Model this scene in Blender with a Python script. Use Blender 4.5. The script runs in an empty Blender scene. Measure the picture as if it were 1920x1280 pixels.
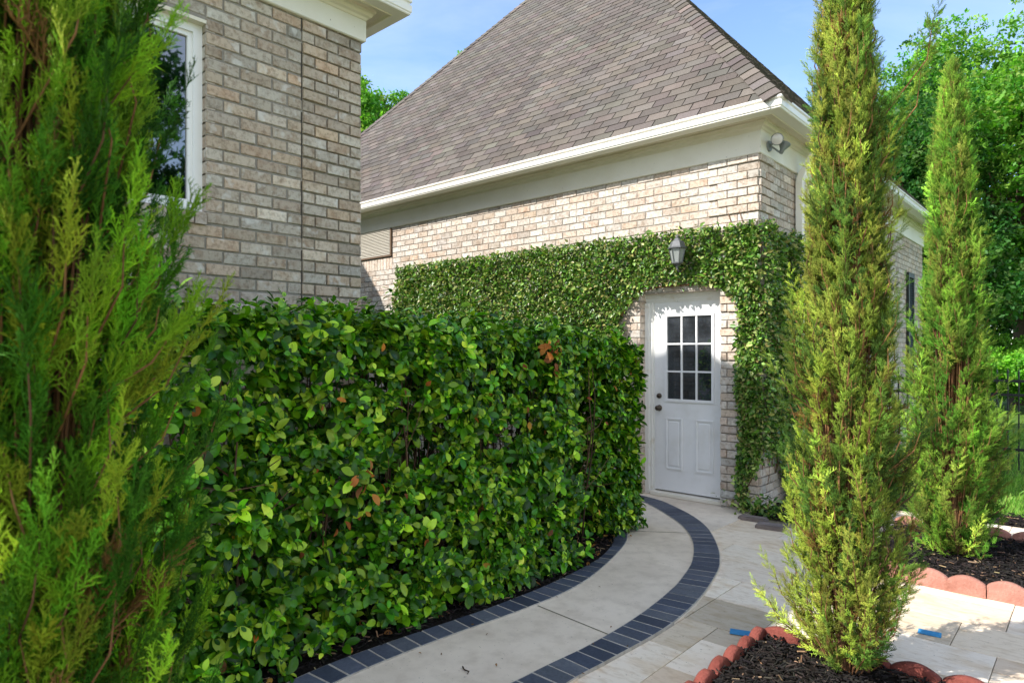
import bpy, math, random
import numpy as np
from mathutils import Vector, Matrix

# ------------------------------------------------------------------ camera, sky, sun, exposure
SC = bpy.context.scene
COL = SC.collection
H = 1.57                                   # eye height above the path
S_, C_ = 0.6690, 0.7433                    # camera yaw 42 deg; X runs along the garage front, Y into its depth
F = 1233.0                                 # focal length in pixels of the 1920 wide photo
cam_d = bpy.data.cameras.new("camera")
cam = bpy.data.objects.new("camera", cam_d); COL.objects.link(cam)
cam.location = (0, 0, H)
cam.rotation_euler = (math.radians(90), 0, math.radians(41.99))
cam_d.sensor_width = 36.0
cam_d.lens = F / 1920 * 36
cam_d.shift_y = 20 / 1920
cam_d.clip_start = 0.05
cam_d.clip_end = 2000
cam_d.dof.use_dof = True
cam_d.dof.focus_distance = 4.7
cam_d.dof.aperture_fstop = 4.2
SC.camera = cam

SUN = Vector((-0.62, -1.0, 1.05)).normalized()      # towards the sun
sun_el = math.asin(SUN.z)
sun_az = math.atan2(SUN.x, SUN.y)
W = bpy.data.worlds.new("World"); SC.world = W; W.use_nodes = True
nt = W.node_tree; nt.nodes.clear()
def _n(t, kind, **kw):
    n = t.nodes.new(kind)
    for k, v in kw.items(): setattr(n, k, v)
    return n
out = _n(nt, 'ShaderNodeOutputWorld'); bg = _n(nt, 'ShaderNodeBackground')
sky = _n(nt, 'ShaderNodeTexSky', sky_type='NISHITA', sun_disc=False)
sky.sun_elevation = sun_el; sky.sun_rotation = sun_az
sky.air_density = 1.0; sky.dust_density = 0.35; sky.ozone_density = 2.2; sky.altitude = 1500
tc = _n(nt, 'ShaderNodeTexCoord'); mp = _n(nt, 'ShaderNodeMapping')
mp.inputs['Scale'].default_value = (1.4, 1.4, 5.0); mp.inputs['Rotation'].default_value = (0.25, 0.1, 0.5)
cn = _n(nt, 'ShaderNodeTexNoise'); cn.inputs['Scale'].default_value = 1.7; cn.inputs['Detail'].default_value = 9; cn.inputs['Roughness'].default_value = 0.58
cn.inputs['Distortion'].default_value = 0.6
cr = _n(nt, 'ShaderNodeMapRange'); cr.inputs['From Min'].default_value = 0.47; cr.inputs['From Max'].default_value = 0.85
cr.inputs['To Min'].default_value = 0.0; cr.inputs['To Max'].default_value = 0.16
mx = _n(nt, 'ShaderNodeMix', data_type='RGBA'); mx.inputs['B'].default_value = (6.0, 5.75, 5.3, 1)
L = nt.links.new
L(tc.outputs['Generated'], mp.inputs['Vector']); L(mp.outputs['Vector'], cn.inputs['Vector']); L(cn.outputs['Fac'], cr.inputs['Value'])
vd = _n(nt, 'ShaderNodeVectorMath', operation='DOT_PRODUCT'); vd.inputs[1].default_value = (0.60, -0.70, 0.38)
cb = _n(nt, 'ShaderNodeMapRange', interpolation_type='SMOOTHSTEP'); cb.inputs['From Min'].default_value = 0.12; cb.inputs['From Max'].default_value = 0.75; cb.inputs['To Max'].default_value = 0.48  # unseen bright cloud bank behind the camera, added as white fill light
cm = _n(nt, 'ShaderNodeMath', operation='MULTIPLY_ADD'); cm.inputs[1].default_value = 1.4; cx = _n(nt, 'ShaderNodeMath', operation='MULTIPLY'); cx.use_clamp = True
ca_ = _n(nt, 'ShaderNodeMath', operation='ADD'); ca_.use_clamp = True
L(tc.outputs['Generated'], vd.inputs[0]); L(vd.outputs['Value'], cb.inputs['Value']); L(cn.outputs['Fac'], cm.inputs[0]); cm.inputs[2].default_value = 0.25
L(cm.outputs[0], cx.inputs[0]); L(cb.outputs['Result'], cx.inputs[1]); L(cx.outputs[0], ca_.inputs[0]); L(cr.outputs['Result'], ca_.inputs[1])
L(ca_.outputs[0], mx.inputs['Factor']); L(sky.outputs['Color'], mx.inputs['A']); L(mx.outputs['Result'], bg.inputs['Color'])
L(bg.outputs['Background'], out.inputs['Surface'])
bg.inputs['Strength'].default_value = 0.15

sun_d = bpy.data.lights.new("sun", 'SUN'); sun_d.energy = 3.55; sun_d.angle = math.radians(0.5); sun_d.color = (1.0, 0.955, 0.89)
sun_o = bpy.data.objects.new("sun", sun_d); COL.objects.link(sun_o)
sun_o.rotation_euler = SUN.to_track_quat('Z', 'Y').to_euler()
SC.view_settings.view_transform = 'Standard'; SC.view_settings.look = 'None'
SC.view_settings.exposure = 1.27; SC.view_settings.gamma = 1.0

# ------------------------------------------------------------------ helpers
RNG = np.random.default_rng(7)
def G(px, py, z=0.0):                      # where a ray of the photo meets the level z
    Z = (H - z) * F / (py - 660); X = (px - 960) / F * Z
    return (-S_ * Z + C_ * X, C_ * Z + S_ * X)
def WV(px, py, v):                         # ... meets a wall Y = v -> (x, z)
    a = (px - 960) / F; Z = v / (C_ + S_ * a)
    return (Z * (-S_ + C_ * a), H + (660 - py) / F * Z)
def WU(px, py, u):                         # ... meets a wall X = u -> (y, z)
    a = (px - 960) / F; Z = u / (-S_ + C_ * a)
    return (Z * (C_ + S_ * a), H + (660 - py) / F * Z)
def srgb(h):
    h = h.lstrip('#'); r = []
    for i in (0, 2, 4):
        c = int(h[i:i + 2], 16) / 255
        r.append(c / 12.92 if c <= 0.04045 else ((c + 0.055) / 1.055) ** 2.4)
    return np.array(r)

class MB:
    def __init__(s): s.V = []; s.T = []; s.Q = []; s.Cc = []; s.mt = []; s.mq = []; s.n = 0
    def add(s, V, T=None, Q=None, col=(1, 1, 1), mat=0):
        V = np.asarray(V, float).reshape(-1, 3)
        c = np.asarray(col, float)
        if c.ndim == 1: c = np.tile(c, (len(V), 1))
        if T is not None and len(T):
            T = np.asarray(T, int).reshape(-1, 3); s.T.append(T + s.n); s.mt.append(np.full(len(T), mat))
        if Q is not None and len(Q):
            Q = np.asarray(Q, int).reshape(-1, 4); s.Q.append(Q + s.n); s.mq.append(np.full(len(Q), mat))
        s.V.append(V); s.Cc.append(c); s.n += len(V)
        return s
    def box(s, lo, hi, col=(1, 1, 1), mat=0, bev=0.0):
        x0, y0, z0 = lo; x1, y1, z1 = hi
        V = np.array([(x0,y0,z0),(x1,y0,z0),(x1,y1,z0),(x0,y1,z0),(x0,y0,z1),(x1,y0,z1),(x1,y1,z1),(x0,y1,z1)], float)
        Q = [(0,3,2,1),(4,5,6,7),(0,1,5,4),(1,2,6,5),(2,3,7,6),(3,0,4,7)]
        if bev > 0:
            bm = bmesh.new(); vs = [bm.verts.new(v) for v in V]
            for q in Q: bm.faces.new([vs[i] for i in q])
            bmesh.ops.bevel(bm, geom=bm.edges[:], offset=bev, segments=2, affect='EDGES', profile=0.5)
            return s.bm(bm, col, mat)
        return s.add(V, Q=Q, col=col, mat=mat)
    def bm(s, bm, col=(1, 1, 1), mat=0, xf=None):
        bm.verts.index_update(); V = np.array([v.co for v in bm.verts])
        if xf is not None: V = V @ np.array(xf.to_3x3()).T + np.array(xf.translation)
        bmesh.ops.triangulate(bm, faces=[f for f in bm.faces if len(f.verts) > 4])
        bm.verts.index_update()
        T = [[v.index for v in f.verts] for f in bm.faces if len(f.verts) == 3]
        Q = [[v.index for v in f.verts] for f in bm.faces if len(f.verts) == 4]
        bm.free(); return s.add(V, T, Q, col, mat)
    def tube(s, pts, rad, n=6, col=(1, 1, 1), mat=0, cap=True):
        pts = np.asarray(pts, float); m = len(pts); rad = np.broadcast_to(np.asarray(rad, float), (m,))
        d = np.gradient(pts, axis=0); d /= np.linalg.norm(d, axis=1)[:, None] + 1e-9
        ref = np.array([0, 0, 1.0]) if abs(d[0, 2]) < 0.9 else np.array([1.0, 0, 0])
        a = np.cross(d, ref); a /= np.linalg.norm(a, axis=1)[:, None] + 1e-9; b = np.cross(d, a)
        th = np.arange(n) * 2 * np.pi / n
        V = pts[:, None] + rad[:, None, None] * (np.cos(th)[None, :, None] * a[:, None] + np.sin(th)[None, :, None] * b[:, None])
        V = V.reshape(-1, 3); Q = []
        for i in range(m - 1):
            for j in range(n): Q.append((i*n+j, i*n+(j+1) % n, (i+1)*n+(j+1) % n, (i+1)*n+j))
        T = []
        if cap:
            k = len(V); V = np.vstack([V, pts[0], pts[-1]])
            for j in range(n): T += [(k, (j+1) % n, j), (k+1, (m-1)*n+j, (m-1)*n+(j+1) % n)]
        return s.add(V, T, Q, col, mat)
    def lathe(s, prof, c, axis='z', n=24, col=(1, 1, 1), mat=0, M=None):
        th = np.arange(n) * 2 * np.pi / n; V = []; Q = []
        for r, h in prof: V += [(r * math.cos(t), r * math.sin(t), h) for t in th]
        for i in range(len(prof) - 1):
            for j in range(n): Q.append((i*n+j, i*n+(j+1) % n, (i+1)*n+(j+1) % n, (i+1)*n+j))
        V = np.array(V)
        if M is not None: V = V @ np.array(M).T
        return s.add(V + np.array(c), Q=Q, col=col, mat=mat)
    def build(s, name, mats, parent=None, smooth=False, loc=None):
        me = bpy.data.meshes.new(name)
        V = np.vstack(s.V) if s.V else np.zeros((0, 3))
        org = np.zeros(3) if loc is None else np.asarray(loc, float)
        V = V - org
        T = np.vstack(s.T) if s.T else np.zeros((0, 3), int); Q = np.vstack(s.Q) if s.Q else np.zeros((0, 4), int)
        me.vertices.add(len(V)); me.vertices.foreach_set('co', V.ravel())
        lv = np.concatenate([T.ravel(), Q.ravel()]); me.loops.add(len(lv)); me.loops.foreach_set('vertex_index', lv.astype(np.int32))
        npoly = len(T) + len(Q); me.polygons.add(npoly)
        st = np.concatenate([np.arange(len(T)) * 3, len(T) * 3 + np.arange(len(Q)) * 4]).astype(np.int32)
        me.polygons.foreach_set('loop_start', st)
        mi = np.concatenate((s.mt + s.mq) if False else ([*s.mt] + [*s.mq])) if npoly else np.zeros(0)
        me.polygons.foreach_set('material_index', mi.astype(np.int32))
        me.polygons.foreach_set('use_smooth', np.full(npoly, smooth))
        ca = me.attributes.new('Col', 'FLOAT_COLOR', 'POINT')
        cc = np.vstack(s.Cc); cc = np.hstack([cc, np.ones((len(cc), 1))]); ca.data.foreach_set('color', cc.astype(np.float32).ravel())
        me.update(calc_edges=True); me.validate()
        for m in (mats if isinstance(mats, (list, tuple)) else [mats]): me.materials.append(m)
        o = bpy.data.objects.new(name, me); COL.objects.link(o)
        o.location = org
        if parent is not None:
            o.parent = parent
            o.location = Vector(org) - world_loc(parent)
        return o
import bmesh
def world_loc(o):
    v = Vector((0, 0, 0))
    while o is not None: v = v + Vector(o.location); o = o.parent
    return v
def tag(o, label, cat, group=None):
    o['label'] = label; o['category'] = cat
    if group: o['group'] = group
    return o
def empty(name, loc, label=None, cat=None, group=None):
    o = bpy.data.objects.new(name, None); COL.objects.link(o); o.location = loc; o.empty_display_size = 0.1
    if label: tag(o, label, cat, group)
    return o
def kind(o, k): o['kind'] = k; return o

def norm(v): return v / (np.linalg.norm(v, axis=-1, keepdims=True) + 1e-9)
def frames(d, rng, roll=None, up=None):
    """rotation matrices whose Y axis is d; the Z axis leans to `up` when given, else a random roll"""
    d = norm(d); k = len(d)
    ref = rng.normal(size=(k, 3)) if up is None else up + rng.normal(size=(k, 3)) * (0.35 if roll is None else roll)
    x = norm(np.cross(d, ref)); z = np.cross(x, d)
    return np.stack([x, d, z], axis=2)
def inst(mb, TV, TF, pos, R, scale, col, tmul=None, mat=0):
    k = len(pos); n = len(TV)
    V = np.einsum('kij,nj->kni', R * np.asarray(scale).reshape(-1, 1, 1), TV) + pos[:, None]
    Fc = TF[None] + (np.arange(k) * n)[:, None, None]
    c = np.repeat(col[:, None], n, axis=1)
    if tmul is not None: c = c * tmul[None, :, None]
    mb.add(V.reshape(-1, 3), T=Fc.reshape(-1, 3), col=np.clip(c.reshape(-1, 3), 0, 1), mat=mat)
def pick(rng, cols, k, jit=0.18, p=None):
    cols = np.array(cols); c = cols[rng.choice(len(cols), k, p=p)]
    return np.clip(c * np.exp(rng.normal(0, jit, (k, 1))) * np.exp(rng.normal(0, jit * .35, (k, 3))), 0, 1)

# ------------------------------------------------------------------ materials
def base_mat(name, rough=0.7, spec=0.4, color=None, attr=False, noise=None, bump=None, trans=0.0, speck=None, metal=0.0, per=0.0, noise2=None):
    m = bpy.data.materials.new(name); m.use_nodes = True; t = m.node_tree; t.nodes.clear(); l = t.links.new
    o = _n(t, 'ShaderNodeOutputMaterial'); p = _n(t, 'ShaderNodeBsdfPrincipled')
    p.inputs['Roughness'].default_value = rough; p.inputs['Specular IOR Level'].default_value = spec; p.inputs['Metallic'].default_value = metal
    if attr:
        a = _n(t, 'ShaderNodeAttribute', attribute_name='Col'); csrc = a.outputs['Color']
    else:
        a = _n(t, 'ShaderNodeRGB'); a.outputs[0].default_value = (*color, 1); csrc = a.outputs[0]
    geo = _n(t, 'ShaderNodeTexCoord'); crd = geo.outputs['Object']
    if per > 0:                      # every brick or slab gets its own patch of the pattern
        va = _n(t, 'ShaderNodeVectorMath', operation='MULTIPLY_ADD'); va.inputs[1].default_value = (per, per * 1.3, per * .7)
        l(csrc, va.inputs[0]); l(crd, va.inputs[2]); crd = va.outputs['Vector']
    def nz(scale, detail=4, rough_=0.6, stretch=None):
        n = _n(t, 'ShaderNodeTexNoise'); n.inputs['Scale'].default_value = scale; n.inputs['Detail'].default_value = detail; n.inputs['Roughness'].default_value = rough_
        if stretch:
            mpn = _n(t, 'ShaderNodeMapping'); mpn.inputs['Scale'].default_value = stretch
            l(crd, mpn.inputs['Vector']); l(mpn.outputs['Vector'], n.inputs['Vector'])
        else: l(crd, n.inputs['Vector'])
        return n.outputs['Fac']
    for nn in (noise, noise2):
        if nn:                       # (scale, tint, amount, lo, hi[, stretch])
            f = nz(nn[0], stretch=nn[5] if len(nn) > 5 else None)
            r = _n(t, 'ShaderNodeMapRange'); r.inputs['From Min'].default_value = nn[3]; r.inputs['From Max'].default_value = nn[4]; r.inputs['To Max'].default_value = nn[2]
            l(f, r.inputs['Value'])
            x = _n(t, 'ShaderNodeMix', data_type='RGBA', blend_type='MULTIPLY'); x.inputs['B'].default_value = (*nn[1], 1)
            l(r.outputs['Result'], x.inputs['Factor']); l(csrc, x.inputs['A']); csrc = x.outputs['Result']
    if speck:                        # (scale, colour, lo, hi, amount)
        f = nz(speck[0], 2)
        r = _n(t, 'ShaderNodeMapRange'); r.inputs['From Min'].default_value = speck[2]; r.inputs['From Max'].default_value = speck[3]; r.inputs['To Max'].default_value = speck[4]
        l(f, r.inputs['Value'])
        x = _n(t, 'ShaderNodeMix', data_type='RGBA'); x.inputs['B'].default_value = (*speck[1], 1)
        l(r.outputs['Result'], x.inputs['Factor']); l(csrc, x.inputs['A']); csrc = x.outputs['Result']
    l(csrc, p.inputs['Base Color'])
    if bump:
        b = _n(t, 'ShaderNodeBump'); b.inputs['Strength'].default_value = bump[1]; b.inputs['Distance'].default_value = bump[2]
        l(nz(bump[0], 6, 0.65), b.inputs['Height']); l(b.outputs['Normal'], p.inputs['Normal'])
    sh = p.outputs['BSDF']
    if trans > 0:
        tr = _n(t, 'ShaderNodeBsdfTranslucent'); g = _n(t, 'ShaderNodeMix', data_type='RGBA', blend_type='MULTIPLY')
        g.inputs['Factor'].default_value = 1; g.inputs['B'].default_value = (1.15, 1.35, 0.5, 1); l(csrc, g.inputs['A']); l(g.outputs['Result'], tr.inputs['Color'])
        ms = _n(t, 'ShaderNodeMixShader'); ms.inputs['Fac'].default_value = trans; l(sh, ms.inputs[1]); l(tr.outputs['BSDF'], ms.inputs[2]); sh = ms.outputs['Shader']
    l(sh, o.inputs['Surface'])
    return m
M = {}
M['brick'] = base_mat('brick', 0.88, 0.25, attr=True, per=60.0, noise=(13, (0.68, 0.54, 0.44), 0.58, 0.50, 0.68), noise2=(34, (0.56, 0.53, 0.50), 0.85, 0.47, 0.68), speck=(10, (0.66, 0.64, 0.60), 0.60, 0.70, 0.55), bump=(75, 0.8, 0.006))
M['mortar'] = base_mat('mortar', 0.95, 0.15, attr=True, noise=(30, (0.65, 0.63, 0.6), 0.7, 0.4, 0.7), bump=(120, 0.4, 0.004))
M['trim'] = base_mat('white_paint', 0.55, 0.35, color=(0.76, 0.72, 0.63), noise=(2.2, (0.86, 0.84, 0.78), 0.6, 0.45, 0.7), speck=(42, (0.09, 0.07, 0.05), 0.735, 0.775, 0.8), bump=(40, 0.05, 0.002))
M['cream'] = base_mat('cream_paint', 0.5, 0.35, color=(0.72, 0.66, 0.54), noise=(3, (0.86, 0.84, 0.76), 0.6, 0.45, 0.7), bump=(40, 0.05, 0.002))
M['gutter'] = base_mat('gutter_enamel', 0.32, 0.5, color=(0.80, 0.77, 0.70), noise=(3, (0.88, 0.86, 0.8), 0.5, 0.5, 0.7, (0.3, 0.3, 2)))
M['door'] = base_mat('door_paint', 0.42, 0.45, color=(0.80, 0.80, 0.80), noise=(4, (0.86, 0.85, 0.81), 0.7, 0.48, 0.7), noise2=(70, (0.6, 0.55, 0.48), 0.7, 0.69, 0.76), bump=(25, 0.03, 0.002))
M['frame'] = base_mat('frame_paint', 0.5, 0.4, color=(0.78, 0.77, 0.73), noise=(9, (0.75, 0.66, 0.52), 0.7, 0.56, 0.75), speck=(60, (0.12, 0.08, 0.05), 0.72, 0.76, 0.7))
M['vinyl'] = base_mat('window_vinyl', 0.4, 0.45, color=(0.80, 0.80, 0.80))
M['shingle'] = base_mat('shingle', 0.92, 0.2, attr=True, noise=(0.9, (0.72, 0.70, 0.70), 0.8, 0.42, 0.68, (1.6, 0.5, 0.5)), noise2=(140, (0.45, 0.43, 0.42), 0.75, 0.42, 0.66), bump=(220, 0.5, 0.003))
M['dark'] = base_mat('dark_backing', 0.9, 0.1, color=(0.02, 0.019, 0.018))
M['brown'] = base_mat('brown_trim', 0.7, 0.3, color=(0.14, 0.09, 0.055), noise=(20, (0.6, 0.55, 0.5), 0.7, 0.4, 0.7))
M['louver'] = base_mat('louver_paint', 0.5, 0.4, color=(0.62, 0.58, 0.5))
M['shutter'] = base_mat('shutter_paint', 0.5, 0.4, color=(0.012, 0.018, 0.014))
M['bronze'] = base_mat('aged_bronze', 0.4, 0.5, color=(0.10, 0.08, 0.06), metal=0.85)
M['pewter'] = base_mat('pewter', 0.5, 0.5, color=(0.13, 0.135, 0.14), metal=0.3, noise=(25, (0.7, 0.7, 0.7), 0.7, 0.4, 0.7))
M['frost'] = base_mat('frosted_glass', 0.35, 0.5, color=(0.30, 0.32, 0.31), noise=(30, (0.8, 0.8, 0.78), 0.6, 0.4, 0.7))
M['bulb'] = base_mat('lamp_lens', 0.15, 0.6, color=(0.62, 0.58, 0.54))
M['lampgrey'] = base_mat('lamp_metal', 0.5, 0.5, color=(0.20, 0.22, 0.22), metal=0.3)
M['concrete'] = base_mat('concrete', 0.9, 0.2, color=(0.76, 0.66, 0.535), noise=(1.3, (0.76, 0.74, 0.72), 0.8, 0.42, 0.7), noise2=(9, (0.82, 0.8, 0.78), 0.8, 0.45, 0.7), speck=(75, (0.17, 0.14, 0.11), 0.69, 0.74, 0.7), bump=(150, 0.35, 0.003))
M['paver'] = base_mat('dark_paver', 0.62, 0.35, attr=True, noise=(9, (1.9, 1.8, 1.6), 0.6, 0.52, 0.8), noise2=(70, (0.6, 0.6, 0.62), 0.7, 0.4, 0.7), bump=(110, 0.3, 0.003))
M['paver_joint'] = base_mat('paver_joint', 0.95, 0.1, color=(0.46, 0.43, 0.38), noise=(20, (0.6, 0.58, 0.55), 0.8, 0.4, 0.7))
M['joint'] = base_mat('joint_dirt', 0.95, 0.1, color=(0.24, 0.205, 0.155), noise=(20, (0.5, 0.6, 0.4), 0.8, 0.4, 0.7))
M['travertine'] = base_mat('travertine', 0.75, 0.3, attr=True, per=30.0, noise=(3.5, (0.80, 0.70, 0.56), 0.8, 0.50, 0.72, (1, 2.2, 1)), noise2=(14, (0.78, 0.73, 0.66), 0.85, 0.48, 0.72, (1, 2.5, 1)), speck=(60, (0.26, 0.2, 0.14), 0.67, 0.73, 0.6), bump=(70, 0.25, 0.003))
M['mulchbase'] = base_mat('mulch_soil', 0.95, 0.1, color=(0.016, 0.013, 0.011), bump=(60, 0.8, 0.02), noise=(40, (0.4, 0.4, 0.4), 0.8, 0.4, 0.7))
M['chip'] = base_mat('bark_chip', 0.85, 0.25, attr=True, noise=(60, (0.6, 0.6, 0.6), 0.7, 0.4, 0.7))
M['terracotta'] = base_mat('terracotta', 0.85, 0.25, color=(0.40, 0.185, 0.14), noise=(7, (0.66, 0.6, 0.57), 0.85, 0.44, 0.7), noise2=(45, (1.35, 1.45, 1.5), 0.7, 0.54, 0.75), speck=(60, (0.13, 0.09, 0.065), 0.68, 0.75, 0.6), bump=(60, 1.0, 0.01))
M['terracotta_shaded'] = base_mat('shaded_terracotta', 0.88, 0.22, color=(0.20, 0.055, 0.042), noise=(9, (0.62, 0.56, 0.54), 0.85, 0.42, 0.7), noise2=(40, (1.7, 1.9, 1.9), 0.6, 0.56, 0.75), speck=(55, (0.10, 0.07, 0.05), 0.66, 0.74, 0.7), bump=(60, 1.0, 0.01))  # darker copy of the terracotta, with the front bed's shade in its colour
M['tape'] = base_mat('blue_tape', 0.6, 0.3, color=(0.05, 0.27, 0.52), noise=(30, (0.75, 0.8, 0.85), 0.7, 0.4, 0.7))
M['iron'] = base_mat('black_iron', 0.45, 0.4, color=(0.008, 0.009, 0.01))
M['bark'] = base_mat('bark', 0.9, 0.2, attr=True, noise=(30, (0.5, 0.45, 0.4), 0.8, 0.4, 0.7, (1, 1, 0.2)), bump=(60, 0.6, 0.01))
M['leaf'] = base_mat('hedge_leaf', 0.32, 0.32, attr=True, trans=0.17, noise=(45, (0.8, 0.85, 0.75), 0.6, 0.45, 0.7))
M['ivyleaf'] = base_mat('ivy_leaf', 0.36, 0.38, attr=True, trans=0.22)
M['juniper'] = base_mat('juniper_scale', 0.6, 0.12, attr=True, trans=0.3)
M['treeleaf'] = base_mat('tree_leaf', 0.5, 0.2, attr=True, trans=0.42)
M['dryleaf'] = base_mat('dry_leaf', 0.7, 0.25, attr=True, trans=0.2)
M['grass'] = base_mat('grass_blade', 0.5, 0.3, attr=True, trans=0.35)
M['lawn'] = base_mat('lawn_ground', 0.95, 0.1, color=(0.13, 0.22, 0.04), noise=(1.5, (0.7, 0.75, 0.6), 0.7, 0.4, 0.7), noise2=(60, (0.5, 0.55, 0.4), 0.8, 0.4, 0.7), bump=(90, 0.8, 0.03))
M['slate'] = base_mat('dark_stone', 0.85, 0.25, color=(0.2, 0.165, 0.15), noise=(9, (0.6, 0.6, 0.6), 0.7, 0.4, 0.7), bump=(40, 0.5, 0.01))
M['board'] = base_mat('cardboard', 0.8, 0.2, color=(0.42, 0.32, 0.20))
def glass_mat(name, tint, mixf, haze_tint=0.0):
    m = bpy.data.materials.new(name); m.use_nodes = True; t = m.node_tree; t.nodes.clear(); l = t.links.new
    o = _n(t, 'ShaderNodeOutputMaterial'); g = _n(t, 'ShaderNodeBsdfGlossy'); g.inputs['Roughness'].default_value = 0.02
    tr = _n(t, 'ShaderNodeBsdfTransparent'); tr.inputs['Color'].default_value = (*tint, 1)
    fr = _n(t, 'ShaderNodeFresnel'); fr.inputs['IOR'].default_value = 1.7; ms = _n(t, 'ShaderNodeMixShader')
    mm = _n(t, 'ShaderNodeMath', operation='MULTIPLY_ADD'); mm.inputs[1].default_value = 1.0; mm.inputs[2].default_value = mixf
    tcn = _n(t, 'ShaderNodeTexCoord'); nn = _n(t, 'ShaderNodeTexNoise'); nn.inputs['Scale'].default_value = 3; b = _n(t, 'ShaderNodeBump'); b.inputs['Strength'].default_value = 0.02
    l(tcn.outputs['Object'], nn.inputs['Vector']); l(nn.outputs['Fac'], b.inputs['Height']); l(b.outputs['Normal'], g.inputs['Normal'])
    l(fr.outputs[0], mm.inputs[0]); l(mm.outputs[0], ms.inputs[0]); l(tr.outputs[0], ms.inputs[1]); l(g.outputs[0], ms.inputs[2]); fin = ms.outputs[0]
    if haze_tint > 0:  # bluish diffuse film that paints a hazy reflection onto the panes
        df = _n(t, 'ShaderNodeBsdfDiffuse'); df.inputs['Color'].default_value = (.42, .48, .56, 1); n2 = _n(t, 'ShaderNodeTexNoise'); n2.inputs['Scale'].default_value = 5; n2.inputs['Detail'].default_value = 5
        mr = _n(t, 'ShaderNodeMapRange'); mr.inputs['From Min'].default_value = .35; mr.inputs['From Max'].default_value = .75; mr.inputs['To Min'].default_value = haze_tint * .4; mr.inputs['To Max'].default_value = haze_tint * 1.8
        m2 = _n(t, 'ShaderNodeMixShader'); l(tcn.outputs['Object'], n2.inputs['Vector']); l(n2.outputs['Fac'], mr.inputs['Value']); l(mr.outputs['Result'], m2.inputs[0]); l(fin, m2.inputs[1]); l(df.outputs[0], m2.inputs[2]); fin = m2.outputs[0]
    l(fin, o.inputs['Surface'])
    return m
M['glass'] = glass_mat('window_glass', (0.34, 0.37, 0.40), 0.15, 0.06)
M['glass_house'] = glass_mat('house_window_glass', (0.16, 0.2, 0.2), 0.22)

# ------------------------------------------------------------------ brickwork
BR = np.array([srgb(c) for c in ('#b9ada0', '#b4a698', '#bdb1a4', '#c1b5a8', '#b6aa9d', '#bbaa9b', '#b0a496', '#c2b8ac', '#bcaea1', '#b2a699')])
def brick_wall(mb, fn, s0, s1, z0, z1, holes=(), proud=lambda s, z: 0.0, seed=0, bl=0.208, bh=0.081, j=0.011, dark=1.0, phase=0.0, face=0.007, pale=0.06, var=0.085):
    """fn(s, d, z) -> point; s runs along the wall, d outwards. Real bricks with chamfered edges on a mortar plane at d=0."""
    rng = np.random.default_rng(seed); P = []
    nr = int(math.ceil((z1 - z0) / bh))
    for r in range(nr):
        za = z0 + r * bh + j; zb = min(z0 + (r + 1) * bh, z1)
        if zb - za < 0.012: continue
        k0 = int(math.floor((s0 - phase) / bl)) - 1
        s = phase + k0 * bl + (bl / 2 if r % 2 else 0)
        while s < s1:
            segs = [(max(s + j / 2, s0), min(s + bl - j / 2, s1))]
            for (ha, hb, hz0, hz1) in holes:
                if zb > hz0 + 0.02 and za < hz1 - 0.02:
                    ns = []
                    for a, b in segs:
                        if b <= ha or a >= hb: ns.append((a, b))
                        else:
                            if a < ha - 0.02: ns.append((a, ha))
                            if b > hb + 0.02: ns.append((hb, b))
                    segs = ns
            for a, b in segs:
                if b - a > 0.02: P.append((a, b, za, zb))
            s += bl
    P = np.array(P); n = len(P)
    f = np.array([proud((p[0] + p[1]) / 2, (p[2] + p[3]) / 2) for p in P]) + face + rng.normal(0, 0.0012, n)
    ch = 0.004
    jt = rng.normal(0, 0.0013, (n, 4)); P = P + jt
    def ring(inset, d):
        a, b, c, e = P[:, 0] + inset, P[:, 1] - inset, P[:, 2] + inset, P[:, 3] - inset
        return np.stack([np.stack(x, 1) for x in ((a, d, c), (b, d, c), (b, d, e), (a, d, e))], 1)
    R0 = ring(0, np.full(n, -0.002)); R1 = ring(0, f - ch * .8); R2 = ring(ch, f)
    V = np.concatenate([R0, R1, R2], 1).reshape(-1, 3)
    V = fn(V[:, 0], V[:, 1], V[:, 2])
    q = [(8, 9, 10, 11)]
    for i in range(4):
        k = (i + 1) % 4; q += [(i, k, 4 + k, 4 + i), (4 + i, 4 + k, 8 + k, 8 + i)]
    Q = (np.array(q)[None] + (np.arange(n) * 12)[:, None, None]).reshape(-1, 4)
    c = BR[rng.integers(len(BR), size=n)] * np.exp(rng.normal(0, var, (n, 1))) * dark; c = c * (1 + np.array([[1, 0, -1]]) * rng.normal(0, .035, (n, 1)))
    w = rng.random(n) < pale; c[w] = c[w] * .5 + np.array([0.62, 0.59, 0.54]) * dark * .5
    mb.add(V, Q=Q, col=np.repeat(c, 12, axis=0), mat=0)
def mortar_rects(mb, fn, s0, s1, z0, z1, holes, col):
    ss = sorted({s0, s1, *[h[0] for h in holes], *[h[1] for h in holes]}); zs = sorted({z0, z1, *[h[2] for h in holes], *[h[3] for h in holes]})
    ss = [s for s in ss if s0 <= s <= s1]; zs = [z for z in zs if z0 <= z <= z1]
    for a, b in zip(ss, ss[1:]):
        for c, d in zip(zs, zs[1:]):
            ms, mz = (a + b) / 2, (c + d) / 2
            if any(h[0] < ms < h[1] and h[2] < mz < h[3] for h in holes): continue
            V = fn(np.array([a, b, b, a]), np.zeros(4), np.array([c, c, d, d])); mb.add(V, Q=[(0, 1, 2, 3)], col=col, mat=1)

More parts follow.
